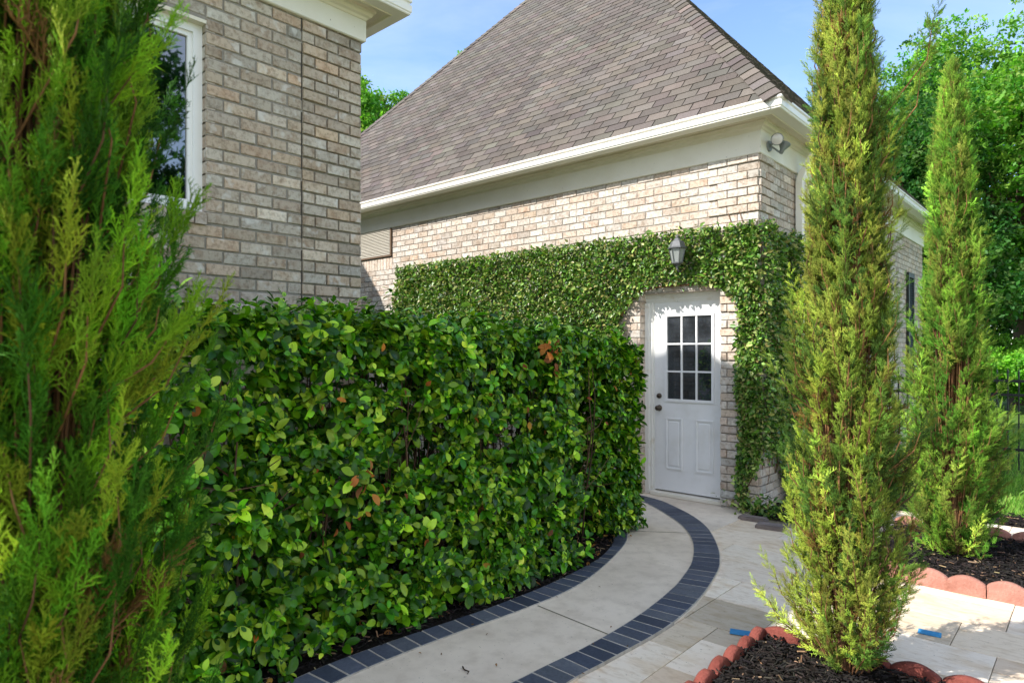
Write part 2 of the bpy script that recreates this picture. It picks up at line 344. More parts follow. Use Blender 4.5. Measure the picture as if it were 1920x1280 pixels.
# ------------------------------------------------------------------ roofs and eaves
def rect_sweep(mb, rect, prof, dz=0.0, es=1.0, col=(1, 1, 1), mat=0):
    u0, u1, v0, v1 = rect; V = []
    for e, z in prof:
        e = e * es; V += [(u0 - e, v0 - e, z + dz), (u1 + e, v0 - e, z + dz), (u1 + e, v1 + e, z + dz), (u0 - e, v1 + e, z + dz)]
    Q = []
    for i in range(len(prof) - 1):
        for k in range(4):
            m = (k + 1) % 4; Q.append((i*4+k, i*4+m, i*4+4+m, i*4+4+k))
    mb.add(V, Q=Q, col=col, mat=mat)
SH = np.array([.87, .86, .835]) * np.array([srgb(c) for c in ('#6d6762', '#716a64', '#69635e', '#766f69', '#6e6863', '#66605c', '#756f6a', '#6f6861')])
def shingle_plane(mb, A, B, rise, n_in, pitch, tmax, seed, taperA=True, taperB=True, ex=0.135, tw=0.255):
    """tabs on a hip roof plane: eave line A->B, inward horizontal normal n_in; hips at 45 degrees in plan"""
    rng = np.random.default_rng(seed)
    A = np.array(A, float); B = np.array(B, float); d = B - A; Ln = np.linalg.norm(d); d /= Ln
    nin = np.array([*n_in, 0.0]); cs = math.sqrt(1 + pitch * pitch); up = (nin + np.array([0, 0, pitch])) / cs
    nrm = (np.array([0, 0, 1.0]) * 1 - nin * pitch) / cs
    rows = int(tmax * cs / ex) + 1; R = []
    for r in range(rows):
        q0 = r * ex - 0.02; q1 = min((r + 1) * ex + 0.02, tmax * cs)
        t0, t1 = max(q0, 0) / cs, q1 / cs
        a0, b0 = (t0 if taperA else 0), Ln - (t0 if taperB else 0); a1, b1 = (t1 if taperA else 0), Ln - (t1 if taperB else 0)
        if b0 - a0 < 0.02: continue
        off = (r % 2) * tw / 2 + rng.normal(0, 0.006)
        k = int(math.floor((a0 - off) / tw)); s = off + k * tw
        while s < b0:
            lo, hi = s + 0.006, s + tw - 0.006
            p = [np.clip(lo, a0, b0), np.clip(hi, a0, b0), np.clip(hi, a1, b1), np.clip(lo, a1, b1)]
            if p[1] - p[0] > 0.01 or p[2] - p[3] > 0.01: R.append((*p, q0, q1, 0.009 + rng.random() * 0.004))
            s += tw
    R = np.array(R); n = len(R)
    def pt(s, q, h): return A + s[:, None] * d + q[:, None] * up + h[:, None] * nrm
    z0 = np.zeros(n)
    V = np.stack([pt(R[:, 0], R[:, 4], R[:, 6]), pt(R[:, 1], R[:, 4], R[:, 6]), pt(R[:, 2], R[:, 5], z0 + .002), pt(R[:, 3], R[:, 5], z0 + .002),
                  pt(R[:, 0], R[:, 4], z0 - .003), pt(R[:, 1], R[:, 4], z0 - .003)], 1).reshape(-1, 3)
    Q = (np.array([(0, 1, 2, 3), (4, 5, 1, 0), (0, 3, 4, 4)])[:2][None] + (np.arange(n) * 6)[:, None, None]).reshape(-1, 4)
    T = (np.array([(4, 0, 3), (5, 2, 1)])[None] + (np.arange(n) * 6)[:, None, None]).reshape(-1, 3)
    mb.add(V, T, Q, col=np.repeat(pick(rng, SH, n, 0.07), 6, axis=0))
def hip_caps(mb, P0, P1, side_a, side_b, seed, ex=0.145, wid=0.15):
    """folded cap shingles up a hip or along a ridge; side_a/side_b are unit vectors lying in the two roof planes"""
    rng = np.random.default_rng(seed); P0 = np.array(P0, float); P1 = np.array(P1, float); d = P1 - P0; Ln = np.linalg.norm(d); d /= Ln
    a = np.array(side_a, float); b = np.array(side_b, float); nu = norm(np.cross(d, a)); nu = nu if nu[2] > 0 else -nu; nv = norm(np.cross(d, b)); nv = nv if nv[2] > 0 else -nv
    up = norm(nu + nv)
    n = int(Ln / ex); c = pick(rng, SH * 1.02, n, 0.09)
    for i in range(n):
        q0, q1 = i * ex - 0.01, (i + 1) * ex + 0.05
        V = []
        for q, h in ((q0, 0.024), (q1, 0.008), (q0, 0.004)):
            o = P0 + d * q
            V += [o + a * wid + nu * h, o + a * wid * .35 + nu * h + up * .004, o + up * (h + .004), o + b * wid * .35 + nv * h + up * .004, o + b * wid + nv * h]
        Q = [(k, k + 1, k + 6, k + 5) for k in range(4)] + [(k + 10, k + 11, k + 1, k) for k in range(4)]
        mb.add(V, Q=Q, col=c[i])
def hip_roof(parent, rect, e, zr, pitch, seed, planes='front right', full=True):
    u0, u1, v0, v1 = rect[0] - e, rect[1] + e, rect[2] - e, rect[3] + e
    hw = min(u1 - u0, v1 - v0) / 2; zt = zr + hw * pitch
    if (u1 - u0) >= (v1 - v0): r0, r1 = (u0 + hw, v0 + hw), (u1 - hw, v0 + hw)
    else: r0, r1 = (u0 + hw, v0 + hw), (u0 + hw, v1 - hw)
    base = [(u0, v0, zr), (u1, v0, zr), (u1, v1, zr), (u0, v1, zr)]; k = 0.012
    mb = MB(); top = [(*r0, zt), (*r1, zt)]
    Vb = np.array(base + top) - np.array([0, 0, k])
    col = SH[2] * .35
    if (u1 - u0) >= (v1 - v0): mb.add(Vb, T=[(1, 2, 5), (3, 0, 4)], Q=[(0, 1, 5, 4), (2, 3, 4, 5)], col=col)
    else: mb.add(Vb, T=[(0, 1, 4), (2, 3, 5)], Q=[(1, 2, 5, 4), (3, 0, 4, 5)], col=col)
    mb.add(np.array(base) - np.array([0, 0, 0.03]), Q=[(3, 2, 1, 0)], col=col)
    if 'front' in planes: shingle_plane(mb, base[0], base[1], 0, (0, 1), pitch, hw, seed)
    if 'right' in planes: shingle_plane(mb, base[1], base[2], 0, (-1, 0), pitch, hw, seed + 1)
    roof = mb.build('roof', M['shingle'], parent)
    caps = MB()
    cs = math.sqrt(1 + pitch * pitch); f = np.array([0, 1, pitch]) / cs; rr = np.array([-1, 0, pitch]) / cs; ll = np.array([1, 0, pitch]) / cs; bb = np.array([0, -1, pitch]) / cs
    def wing(along, plane_up, hv):      # in-plane vector square to the hip, pointing down the plane
        h = norm(np.array(hv, float)); w = -plane_up + h * np.dot(plane_up, h); return norm(w)
    hvR = np.array([-1, 1, pitch]); hvL = np.array([1, 1, pitch])
    aR = [r0, r1][1] if (u1 - u0) >= (v1 - v0) else r0
    hip_caps(caps, base[1], (*aR, zt), wing(0, f, hvR), wing(0, rr, hvR), seed + 5)
    hip_caps(caps, base[0], (*r0, zt), wing(0, f, hvL), wing(0, ll, hvL), seed + 6)
    if (u1 - u0) >= (v1 - v0): hip_caps(caps, (*r0, zt), (*r1, zt), -f, -bb, seed + 7)
    else: hip_caps(caps, (*r1, zt), (*r0, zt), -rr, -ll, seed + 7)
    caps.build('hip_cap', M['shingle'], roof)
    return roof
GUT = [(.215, 3.89), (.325, 3.898), (.337, 3.893), (.337, 3.874), (.320, 3.868), (.320, 3.856), (.335, 3.848), (.335, 3.800), (.326, 3.792), (.326, 3.784), (.318, 3.777), (.205, 3.777)]
COR = [(.21, 3.786), (.205, 3.770), (.195, 3.770), (.195, 3.796), (.185, 3.800), (.115, 3.800), (.105, 3.796), (.105, 3.780), (.088, 3.772), (.078, 3.752), (.055, 3.742), (.045, 3.728), (.034, 3.722), (.030, 3.708), (.022, 3.706)]

# ------------------------------------------------------------------ GARAGE
gu0, gu1, gv0, gv1 = -12.35, -2.491, 6.35, 14.05
GR = (gu0, gu1, gv0, gv1)
garage = empty('garage', (-7.4, 10.2, 0), 'pale brick garage with steep shingled hip roof and white side door', 'garage')
ZF = 3.497
DO = (-3.806, -2.875, -0.05, 2.205)       # the door opening
vent_u, vent_z = WV(736, 480, gv0)
VE = (vent_u - 1.05, vent_u, vent_z, ZF)
fn_f = lambda s, d, z: np.stack([s, gv0 - d, z], 1)
fn_r = lambda s, d, z: np.stack([gu1 + d, s, z], 1)
def q_f(s, z):
    if s > gu1 - 0.43 and (z - 0.03) % 0.486 < 0.405: return 0.016
    if DO[1] <= s < DO[1] + 0.21 and (z - 0.03) % 0.486 < 0.405: return 0.012
    return 0.0
def q_r(s, z): return 0.016 if s < gv0 + 0.43 and (z - 0.03) % 0.486 < 0.405 else 0.0
mc = np.array([0.34, 0.30, 0.26])
mb = MB()
brick_wall(mb, fn_f, gu0, gu1 + 0.007, -0.06, ZF + 0.02, [DO, (VE[0], VE[1], VE[2] - 0.2, VE[3])], q_f, seed=3, phase=gu1, dark=1.08, pale=0.3, var=.07)
mortar_rects(mb, fn_f, gu0, gu1, -0.1, ZF + 0.02, [DO], mc)
for k in range(14):                        # soldier course under the vent
    a = VE[1] - 1.05 + k * 0.075
    rr = np.random.default_rng(900 + k)
    mb.box((a + .005, gv0 - .006, VE[2] - .195), (a + .071, gv0 + .01, VE[2] - .012), col=BR[rr.integers(len(BR))] * 1.25)
mb.build('front_wall', [M['brick'], M['mortar']], garage)
mb = MB()
brick_wall(mb, fn_r, gv0, gv1, -0.06, ZF + 0.02, (), q_r, seed=4, phase=gv0 + .03, dark=1.05, pale=0.1)
mortar_rects(mb, fn_r, gv0, gv1, -0.1, ZF + 0.02, [], mc * .9)
mb.build('side_wall', [M['brick'], M['mortar']], garage)
mb = MB()
mb.add([(gu0, gv0, -.1), (gu0, gv1, -.1), (gu0, gv1, ZF), (gu0, gv0, ZF), (gu1, gv1, -.1), (gu1, gv1, ZF)], Q=[(0, 3, 2, 1), (1, 2, 5, 4)], col=BR[0])
mb.build('rear_wall', M['brick'], garage)
mb = MB(); rect_sweep(mb, GR, [(.022, 3.72), (.030, 3.715), (.030, ZF + .006), (.024, ZF), (0.0, ZF)]); mb.build('frieze', M['trim'], garage)
mb = MB(); rect_sweep(mb, GR, COR); mb.build('cornice', M['cream'], garage)
mb = MB(); rect_sweep(mb, GR, GUT); mb.build('gutter', M['gutter'], garage)
hip_roof(garage, GR, 0.315, 3.90, 1.185, 21)
# louvred vent
mb = MB(); y = gv0 - 0.03
for lo, hi in (((VE[0], y, VE[2]), (VE[1], gv0 + .01, VE[2] + .03)), ((VE[1] - .03, y, VE[2] + .03), (VE[1], gv0 + .01, VE[3] - .002)), ((VE[0], y, VE[2] + .03), (VE[0] + .03, gv0 + .01, VE[3] - .002))):
    mb.box(lo, hi)
vent = mb.build('vent', M['brown'], garage)
mb = MB(); n = 17; hz = (VE[3] - VE[2] - .03) / n
for k in range(n):
    z = VE[2] + .03 + k * hz
    mb.add([(VE[0] + .03, y - .004, z), (VE[1] - .03, y - .004, z), (VE[1] - .03, y + .022, z + hz * .95), (VE[0] + .03, y + .022, z + hz * .95), (VE[0] + .03, y + .001, z - .003), (VE[1] - .03, y + .001, z - .003)], Q=[(0, 1, 2, 3), (4, 5, 1, 0)])
mb.build('louver', M['louver'], vent)
# door
V0 = 6.48; du0, du1, dz0, dz1 = -3.70, -2.89, 0.062, 2.112
wu0, wu1, wz0, wz1 = -3.575, -3.005, 1.035, 1.985
door = MB(); T_ = 0.045
for lo, hi in (((du0, V0, dz0), (wu0, V0 + T_, dz1)), ((wu1, V0, dz0), (du1, V0 + T_, dz1)), ((wu0, V0, dz0), (wu1, V0 + T_, wz0)), ((wu0, V0, wz1), (wu1, V0 + T_, dz1))): door.box(lo, hi)
for a, b in ((-3.565, -3.37), (-3.215, -3.015)):
    for z0, z1 in ((0.30, 0.855),):
        w = .016
        for lo, hi in (((a, V0 - .011, z0), (b, V0 - .0005, z0 + w)), ((a, V0 - .011, z1 - w), (b, V0 - .0005, z1)), ((a, V0 - .011, z0 + w), (a + w, V0 - .0005, z1 - w)), ((b - w, V0 - .011, z0 + w), (b, V0 - .0005, z1 - w))): door.box(lo, hi)
        door.box((a + .040, V0 - .009, z0 + .040), (b - .040, V0 - .0005, z1 - .040), bev=.004)
door = door.build('door', M['door'], garage, loc=(-3.3, V0, 0.06))
mb = MB(); w = .028; y0 = V0 - .014
for lo, hi in (((wu0, y0, wz0), (wu1, V0 + .02, wz0 + w)), ((wu0, y0, wz1 - w), (wu1, V0 + .02, wz1)), ((wu0, y0, wz0 + w), (wu0 + w, V0 + .02, wz1 - w)), ((wu1 - w, y0, wz0 + w), (wu1, V0 + .02, wz1 - w))): mb.box(lo, hi)
iw0, iw1, iz0, iz1 = wu0 + w, wu1 - w, wz0 + w, wz1 - w
for k in (1, 2):
    c = iw0 + (iw1 - iw0) * k / 3; mb.box((c - .009, V0 - .008, iz0), (c + .009, V0 + .016, iz1))
    c = iz0 + (iz1 - iz0) * k / 3; mb.box((iw0, V0 - .0085, c - .009), (iw1, V0 + .0165, c + .009))
mb.build('window_frame', M['vinyl'], door)
mb = MB(); mb.box((iw0, V0 + .005, iz0), (iw1, V0 + .009, iz1)); mb.build('pane', M['glass'], door)
for zz, r, nm in ((1.09, .028, 'deadbolt'), (0.957, .032, 'knob')):
    mb = MB(); Mr = [[1, 0, 0], [0, 0, -1], [0, 1, 0]]
    if nm == 'knob': mb.lathe([(0, .062), (.018, .06), (.028, .048), (.028, .036), (.014, .026), (.012, .012), (.032, .010), (.034, 0)], (-3.645, V0, zz), M=Mr, n=18)
    else: mb.lathe([(0, .026), (.02, .025), (.026, .018), (.029, .004), (.03, 0)], (-3.645, V0, zz), M=Mr, n=18)
    mb.build(nm, M['bronze'], door, smooth=True)
mb = MB()                                   # frame, brick mould and threshold
for x0, x1, ya, za, zb in ((-3.806, -3.758, 6.445, 0.0, 2.11), (-3.758, -3.722, 6.462, 0.0, 2.11), (-3.722, -3.702, 6.475, 0.0, 2.11), (-2.888, -2.875, 6.46, 0.0, 2.11)):
    mb.box((x0, ya, za), (x1, 6.56, zb))
for zb, zt, ya in ((2.163, 2.205, 6.444), (2.132, 2.163, 6.461), (2.113, 2.132, 6.474)): mb.box((-3.806, ya, zb), (-2.875, 6.56, zt))
mb.build('door_frame', M['frame'], garage)
mb = MB(); mb.box((-3.722, 6.40, 0.006), (-2.889, 6.55, 0.046), bev=.006); mb.build('threshold', M['trim'], garage)
mb = MB(); mb.box((-3.80, 6.345, -.05), (-2.88, 6.55, 0.004)); mb.build('door_sill', M['concrete'], garage)
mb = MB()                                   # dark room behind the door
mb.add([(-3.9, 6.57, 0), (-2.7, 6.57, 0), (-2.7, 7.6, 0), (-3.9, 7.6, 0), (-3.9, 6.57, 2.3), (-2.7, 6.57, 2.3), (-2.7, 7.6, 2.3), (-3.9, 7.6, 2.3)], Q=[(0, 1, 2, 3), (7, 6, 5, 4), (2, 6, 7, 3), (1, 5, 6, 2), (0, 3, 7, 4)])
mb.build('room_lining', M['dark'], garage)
mb = MB()
mb.add([(-3.25, 6.60, .9), (-2.9, 6.58, .9), (-2.9, 6.58, 1.5), (-3.02, 6.59, 1.36), (-3.25, 6.60, 1.06)], T=[(0, 1, 4), (1, 3, 4), (1, 2, 3)])
mb.build('cardboard_panel', M['board'], garage)
mb = MB()                                   # brick returns of the door opening
for k in range(28):
    z = -.06 + k * .081; zt_ = min(z + .081, 2.205)
    for xa, xb in ((DO[0] - .05, DO[0] + .001), (DO[1] - .001, DO[1] + .05)): mb.box((xa, gv0 + .001, z + .011), (xb, gv0 + .17, zt_), col=BR[k % 10] * 1.2)
    for xa, xb in ((DO[0] - .05, DO[0] - .004), (DO[1] + .004, DO[1] + .05)): mb.box((xa, gv0 + .002, z), (xb, gv0 + .17, z + .011), col=mc)
mb.box((DO[0] - .05, gv0 + .001, 2.206), (DO[1] + .05, gv0 + .17, 2.28), col=BR[0] * 1.2)
mb.build('door_reveal', M['brick'], garage)
# downspout
dy = WU(1490, 350, gu1)[0]; mb = MB(); nr = 5; pts = []
for k in range(nr * 4 + 1):
    t = k / (nr * 4); pts.append((dy - .038 + .076 * t, gu1 + .088 + (.004 if k % 4 in (1, 2) else 0)))
def spout(z0, z1, du0_, du1_):
    V = []
    for z, du_ in ((z0, du0_), (z1, du1_)): V += [(x + du_, yy, z) for yy, x in pts] + [(gu1 + .022 + du_, dy + .038, z), (gu1 + .022 + du_, dy - .038, z)]
    n = len(pts) + 2; mb.add(V, Q=[(k, (k + 1) % n, n + (k + 1) % n, n + k) for k in range(n)])
spout(0.05, 3.40, 0, 0); spout(3.40, 3.50, 0, .03); spout(3.50, 3.60, .03, .10); spout(3.60, 3.785, .10, .21)
mb.build('downspout', M['gutter'], garage)
# shutter on the side wall
mb = MB(); sy = WU(1698, 560, gu1)[0]
mb.box((gu1 + .012, sy, 0.9), (gu1 + .05, sy + .06, 2.92)); mb.box((gu1 + .012, sy + .39, 0.9), (gu1 + .05, sy + .45, 2.92))
for z in (0.9, 1.85, 2.84): mb.box((gu1 + .012, sy + .06, z), (gu1 + .049, sy + .39, z + .08))
for k in range(44):
    z = 0.99 + k * .042
    mb.add([(gu1 + .045, sy + .06, z), (gu1 + .045, sy + .39, z), (gu1 + .02, sy + .39, z + .045), (gu1 + .02, sy + .06, z + .045)], Q=[(0, 1, 2, 3)])
mb.build('shutter', M['shutter'], garage)

# ------------------------------------------------------------------ HOUSE (left)
hu, hv1 = -4.18, 2.924
HR = (-10.6, hu, -6.0, hv1)
house = empty('brick_house', (-7, -1.5, 0), 'grey brown brick house with white framed window and white eaves on the left', 'house')
ZH = 3.908
wy1, wtop = WU(385, 45, hu); wy1, wbot = WU(385, 400, hu)
WO = (0.35, wy1, wbot, wtop)
cj = WU(565, 300, hu)[0]
fn_h = lambda s, d, z: np.stack([hu + d, s, z], 1)
q_h = lambda s_, z_: 0.007 if (z_ + .05) % .483 < .40 else 0.0
mb = MB(); mh = np.array([0.29, 0.265, 0.23]); HB = np.array([.95, .93, .88])
brick_wall(mb, fn_h, -3.2, cj - .005, -0.05, ZH + .03, [WO], seed=11, phase=cj, bl=(cj - wy1) / 3, bh=.0805, dark=HB, pale=0.07, face=.009, j=.014, var=.1)
brick_wall(mb, fn_h, cj + .005, hv1, -0.05, ZH + .03, [], q_h, seed=12, phase=cj, bl=(hv1 - cj) / 2.5, bh=.0805, dark=HB, pale=0.09, face=.013, j=.014, var=.1)
for k in range(9):
    za = -.05 + k * .483; mb.box((hu - .002, cj - .0055, za), (hu + .003, cj + .0055, min(za + .40, ZH)), col=(.09, .08, .07), mat=1)
mortar_rects(mb, fn_h, -6.0, hv1, -0.1, ZH + .03, [WO], mh)
fe = lambda s, d, z: np.stack([s, hv1 + d, z], 1)
mb.build('side_wall', [M['brick'], M['mortar']], house)
mb = MB(); brick_wall(mb, lambda s, d, z: np.stack([s, hv1 + d, z], 1), hu - 1.2, hu + .008, -.05, ZH + .03, [], seed=13, phase=hu, bh=.0805, dark=.93)
mortar_rects(mb, fe, HR[0], hu, -0.1, ZH + .03, [], mh)
mb.add([(HR[0], HR[2], -.1), (hu, HR[2], -.1), (hu, HR[2], ZH), (HR[0], HR[2], ZH), (HR[0], hv1, -.1), (HR[0], hv1, ZH)], Q=[(0, 1, 2, 3), (0, 3, 5, 4)], col=BR[0])
mb.build('rear_wall', [M['brick'], M['mortar']], house)
dzh = 0.345; es = 0.83
mb = MB(); rect_sweep(mb, HR, [(.026, 3.73 + dzh), (.034, 3.715 + dzh), (.034, ZH + .006), (.026, ZH), (0, ZH)]); mb.build('frieze', M['trim'], house)
mb = MB(); rect_sweep(mb, HR, COR, dzh, es); mb.build('cornice', M['cream'], house)
mb = MB(); rect_sweep(mb, HR, GUT, dzh, es); mb.build('gutter', M['gutter'], house)
hip_roof(house, HR, 0.26, 4.24, 1.30, 41, planes='right')
W2 = (-15.8, -10.7, -6.0, 3.0)
mb = MB(); mb.box((W2[0], W2[2], -.1), (W2[1], W2[3], 5.65), col=BR[0]); mb.build('wing_wall', M['brick'], house)
mb = MB(); e = .3; z = 5.65; q = (W2[0] - e, W2[1] + e, W2[2] - e, W2[3] + e); hw = (q[1] - q[0]) / 2; zt = z + hw * 1.5
mb.add([(q[0], q[2], z), (q[1], q[2], z), (q[1], q[3], z), (q[0], q[3], z), (q[0] + hw, q[2] + hw, zt), (q[0] + hw, q[3] - hw, zt)], T=[(0, 1, 4), (2, 3, 5)], Q=[(1, 2, 5, 4), (3, 0, 4, 5), (3, 2, 1, 0)], col=SH[0])
mb.build('wing_roof', M['shingle'], house)
# window
wf = MB(); x0 = hu - .075
fr = .055
for lo, hi in (((WO[0], WO[2]), (WO[1], WO[2] + fr)), ((WO[0], WO[3] - fr), (WO[1], WO[3])), ((WO[0], WO[2] + fr), (WO[0] + fr, WO[3] - fr)), ((WO[1] - fr, WO[2] + fr), (WO[1], WO[3] - fr))):
    wf.box((x0 - .03, lo[0], lo[1]), (x0 + .03, hi[0], hi[1]))
f2 = .028
a, b, c, d = WO[0] + fr, WO[1] - fr, WO[2] + fr, WO[3] - fr
for lo, hi in (((a, c), (b, c + f2)), ((a, d - f2), (b, d)), ((a, c + f2), (a + f2, d - f2)), ((b - f2, c + f2), (b, d - f2))):
    wf.box((x0 - .03, lo[0], lo[1]), (x0 + .012, hi[0], hi[1]))
window = wf.build('window', M['vinyl'], house)
mb = MB(); mb.box((x0 - .012, a, c), (x0 - .006, b, d)); mb.build('pane', M['glass_house'], window)
mb = MB(); mb.box((x0 - .5, WO[0] - .1, WO[2] - .1), (x0 - .45, WO[1] + .1, WO[3] + .1)); mb.build('dark_pane_backing', M['dark'], window)  # near-black sheet behind the glass, its colour standing in for the unlit room
mb = MB()                                   # reveals: brick side, cream head, rowlock sill
for k in range(int((WO[3] - WO[2]) / .0805) + 1):
    z = WO[2] + k * .0805
    mb.box((hu - .10, WO[1], z + .012), (hu + .004, WO[1] + .06, min(z + .0805, WO[3])), col=BR[k % 10] * .9)
mb.build('reveal', M['brick'], house)
mb = MB(); mb.box((hu - .11, WO[0], WO[3] - .004), (hu + .012, WO[1] + .002, WO[3] + .018)); mb.build('lintel', M['cream'], house)
mb = MB()
for k in range(9): mb.box((hu - .10, WO[1] - .078 * (k + 1) + .004, WO[2] - .075), (hu + .035, WO[1] - .078 * k - .006, WO[2] - .002), col=BR[(k * 3) % 10] * .92)
mb.build('window_sill', M['brick'], house)

# ------------------------------------------------------------------ wall lantern and floodlight
lx, lz = WV(1266, 478, gv0); lc = np.array([lx + .02, gv0 - .24, 0]); lanZ = lz - .02
lx2, _ = WV(1265, 478, gv0 - .24); lc[0] = lx2
lant = empty('wall_lantern', (lc[0], gv0, lanZ), 'grey metal wall lantern with frosted panes above the white garage door', 'wall lamp')
def ring4(mb, prof, n=4, rot=math.pi / 4):
    V = []; Q = []
    for r, z in prof: V += [(lc[0] + r * math.cos(rot + k * 2 * math.pi / n), lc[1] + r * math.sin(rot + k * 2 * math.pi / n), lanZ + z) for k in range(n)]
    for i in range(len(prof) - 1):
        for k in range(n): Q.append((i*n+k, i*n+(k+1) % n, i*n+n+(k+1) % n, i*n+n+k))
    mb.add(V, Q=Q)
mb = MB(); ring4(mb, [(.001, .062), (.125, .066), (.125, .082), (.112, .086), (.080, .160), (.052, .172), (.034, .20), (.030, .205), (.001, .206)], 6, 0.3); mb.build('lantern_roof', M['pewter'], lant)
mb = MB(); mb.lathe([(.0, .262), (.005, .255), (.008, .235), (.018, .225), (.018, .214), (.008, .208), (.008, .20)], (lc[0], lc[1], lanZ), n=12); mb.build('finial', M['pewter'], lant, smooth=True)
mb = MB(); ring4(mb, [(.098, .062), (.062, -.115)], 6, 0.3); mb.build('glass_panes', M['frost'], lant)
mb = MB()
for k in range(6):
    an = .3 + k * math.pi / 3
    mb.tube([(lc[0] + r * math.cos(an), lc[1] + r * math.sin(an), lanZ + z) for r, z in ((.102, .062), (.066, -.115))], .007, 5)
ring4(mb, [(.001, -.112), (.072, -.112), (.072, -.128), (.045, -.142), (.02, -.165), (.015, -.19), (.001, -.195)], 6, 0.3)
mb.build('lantern_cage', M['pewter'], lant)
mb = MB(); mb.tube([(lc[0], lc[1], lanZ - .19), (lc[0], lc[1] + .02, lanZ - .22), (lc[0], lc[1] + .1, lanZ - .23), (lc[0], gv0 - .01, lanZ - .12)], .011, 8); mb.build('arm', M['pewter'], lant, smooth=True)
mb = MB(); mb.box((lc[0] - .05, gv0 - .025, lanZ - .22), (lc[0] + .05, gv0 - .008, lanZ + .02), bev=.006); mb.build('backplate', M['pewter'], lant)

for o_ in lant.children: o_.scale = (.78, .78, .78); o_.location = Vector(o_.location) * .78 + Vector((lc[0] - lant.location.x, lc[1] - gv0, 0)) * .0
fy, fz = WU(1436, 270, gu1 + .03)
fl = empty('floodlight', (gu1 + .03, gv0 + .17, 3.60), 'twin grey floodlight with one round lens under the garage eave corner', 'outdoor light')
mb = MB(); Mr = np.array([[0, 0, 1], [0, 1, 0], [-1, 0, 0]]); mb.lathe([(0, .02), (.05, .018), (.055, .0)], (gu1 + .03, gv0 + .17, 3.60), M=Mr, n=20)
mb.build('base_plate', M['lampgrey'], fl)
def lamp(pos, direction, lens):
    d = Vector(direction).normalized(); R = np.array(d.to_track_quat('Z', 'Y').to_matrix())
    mb = MB(); mb.lathe([(.0, -.105), (.018, -.10), (.024, -.06), (.052, -.01), (.058, .0), (.058, .006), (.052, .008)], pos, M=R, n=24)
    h = mb.build('lamp_head', M['lampgrey'], fl, smooth=True)
    mb = MB(); mb.lathe([(.052, .006), (.040, .012), (.02, .016), (0.0, .017)], pos, M=R, n=24); mb.build('lens', M['bulb'] if lens else M['lampgrey'], h, smooth=True)
    mb = MB(); p = np.array(pos) + R @ np.array([0, 0, -.1]); mb.tube([p, (gu1 + .05, gv0 + .17, 3.60)], .009, 6); mb.build('lamp_arm', M['lampgrey'], h)
lamp((gu1 + .15, gv0 + .07, 3.62), (0.36, -0.90, -0.22), True)
lamp((gu1 + .15, gv0 + .27, 3.62), (0.25, 0.3, 0.92), False)

# ------------------------------------------------------------------ GROUND
mb = MB(); mb.add([(-300, -300, -.03), (300, -300, -.03), (300, 300, -.03), (-300, 300, -.03)], Q=[(0, 1, 2, 3)])
kind(mb.build('ground', M['lawn']), 'structure')
# travertine slabs (real slabs with gaps on a dirt bed)
rng = np.random.default_rng(5); un = .205
pu0, pv0, nu_, nv_ = -4.4, -1.2, 52, 44
tu, tv = G(1284, 1157); off_u = (tu - pu0) % un; off_v = (tv - pv0) % un
occ = np.zeros((nu_, nv_), bool); slabs = []
sizes = [(2, 3), (3, 2), (2, 2), (1, 2), (2, 1), (3, 3), (2, 4), (4, 2), (1, 1)]
for jv in range(nv_):
    for iu in range(nu_):
        if occ[iu, jv]: continue
        for k in rng.choice(8, 8, replace=False, p=[.06, .24, .12, .06, .12, .06, .04, .30]).tolist() + [8]:
            a, b = sizes[k]
            if iu + a <= nu_ and jv + b <= nv_ and not occ[iu:iu + a, jv:jv + b].any():
                occ[iu:iu + a, jv:jv + b] = True; slabs.append((iu, jv, a, b)); break
mb = MB(); TR = [srgb(c) for c in ('#dccdb8', '#e2d5c3', '#d2c2ab', '#e6dac8', '#d6c2aa', '#c9baa4')]
for iu, jv, a, b in slabs:
    x0, y0 = pu0 + off_u + iu * un, pv0 + off_v + jv * un; x1, y1 = x0 + a * un, y0 + b * un
    if x0 < -2.0 and y1 > 6.22: continue
    if y0 > 7.45: continue
    g = .0018 + .0012 * rng.random(); z = rng.normal(0, .001); c = TR[rng.integers(len(TR))] * math.exp(rng.normal(0.05, .08)); ch = .003
    x0 += g; y0 += g; x1 -= g; y1 -= g
    V = [(x0, y0, -.025), (x1, y0, -.025), (x1, y1, -.025), (x0, y1, -.025), (x0, y0, z - ch * .6), (x1, y0, z - ch * .6), (x1, y1, z - ch * .6), (x0, y1, z - ch * .6), (x0 + ch, y0 + ch, z), (x1 - ch, y0 + ch, z), (x1 - ch, y1 - ch, z), (x0 + ch, y1 - ch, z)]
    Q = [(8, 9, 10, 11)]
    for i in range(4):
        k = (i + 1) % 4; Q += [(i, k, 4 + k, 4 + i), (4 + i, 4 + k, 8 + k, 8 + i)]
    mb.add(V, Q=Q, col=c)
mb.add([(-4.6, -1.4, -.007), (6.6, -1.4, -.007), (6.6, 7.7, -.007), (-4.6, 7.7, -.007)], Q=[(0, 1, 2, 3)], mat=1)
kind(mb.build('patio', [M['travertine'], M['joint']]), 'structure')

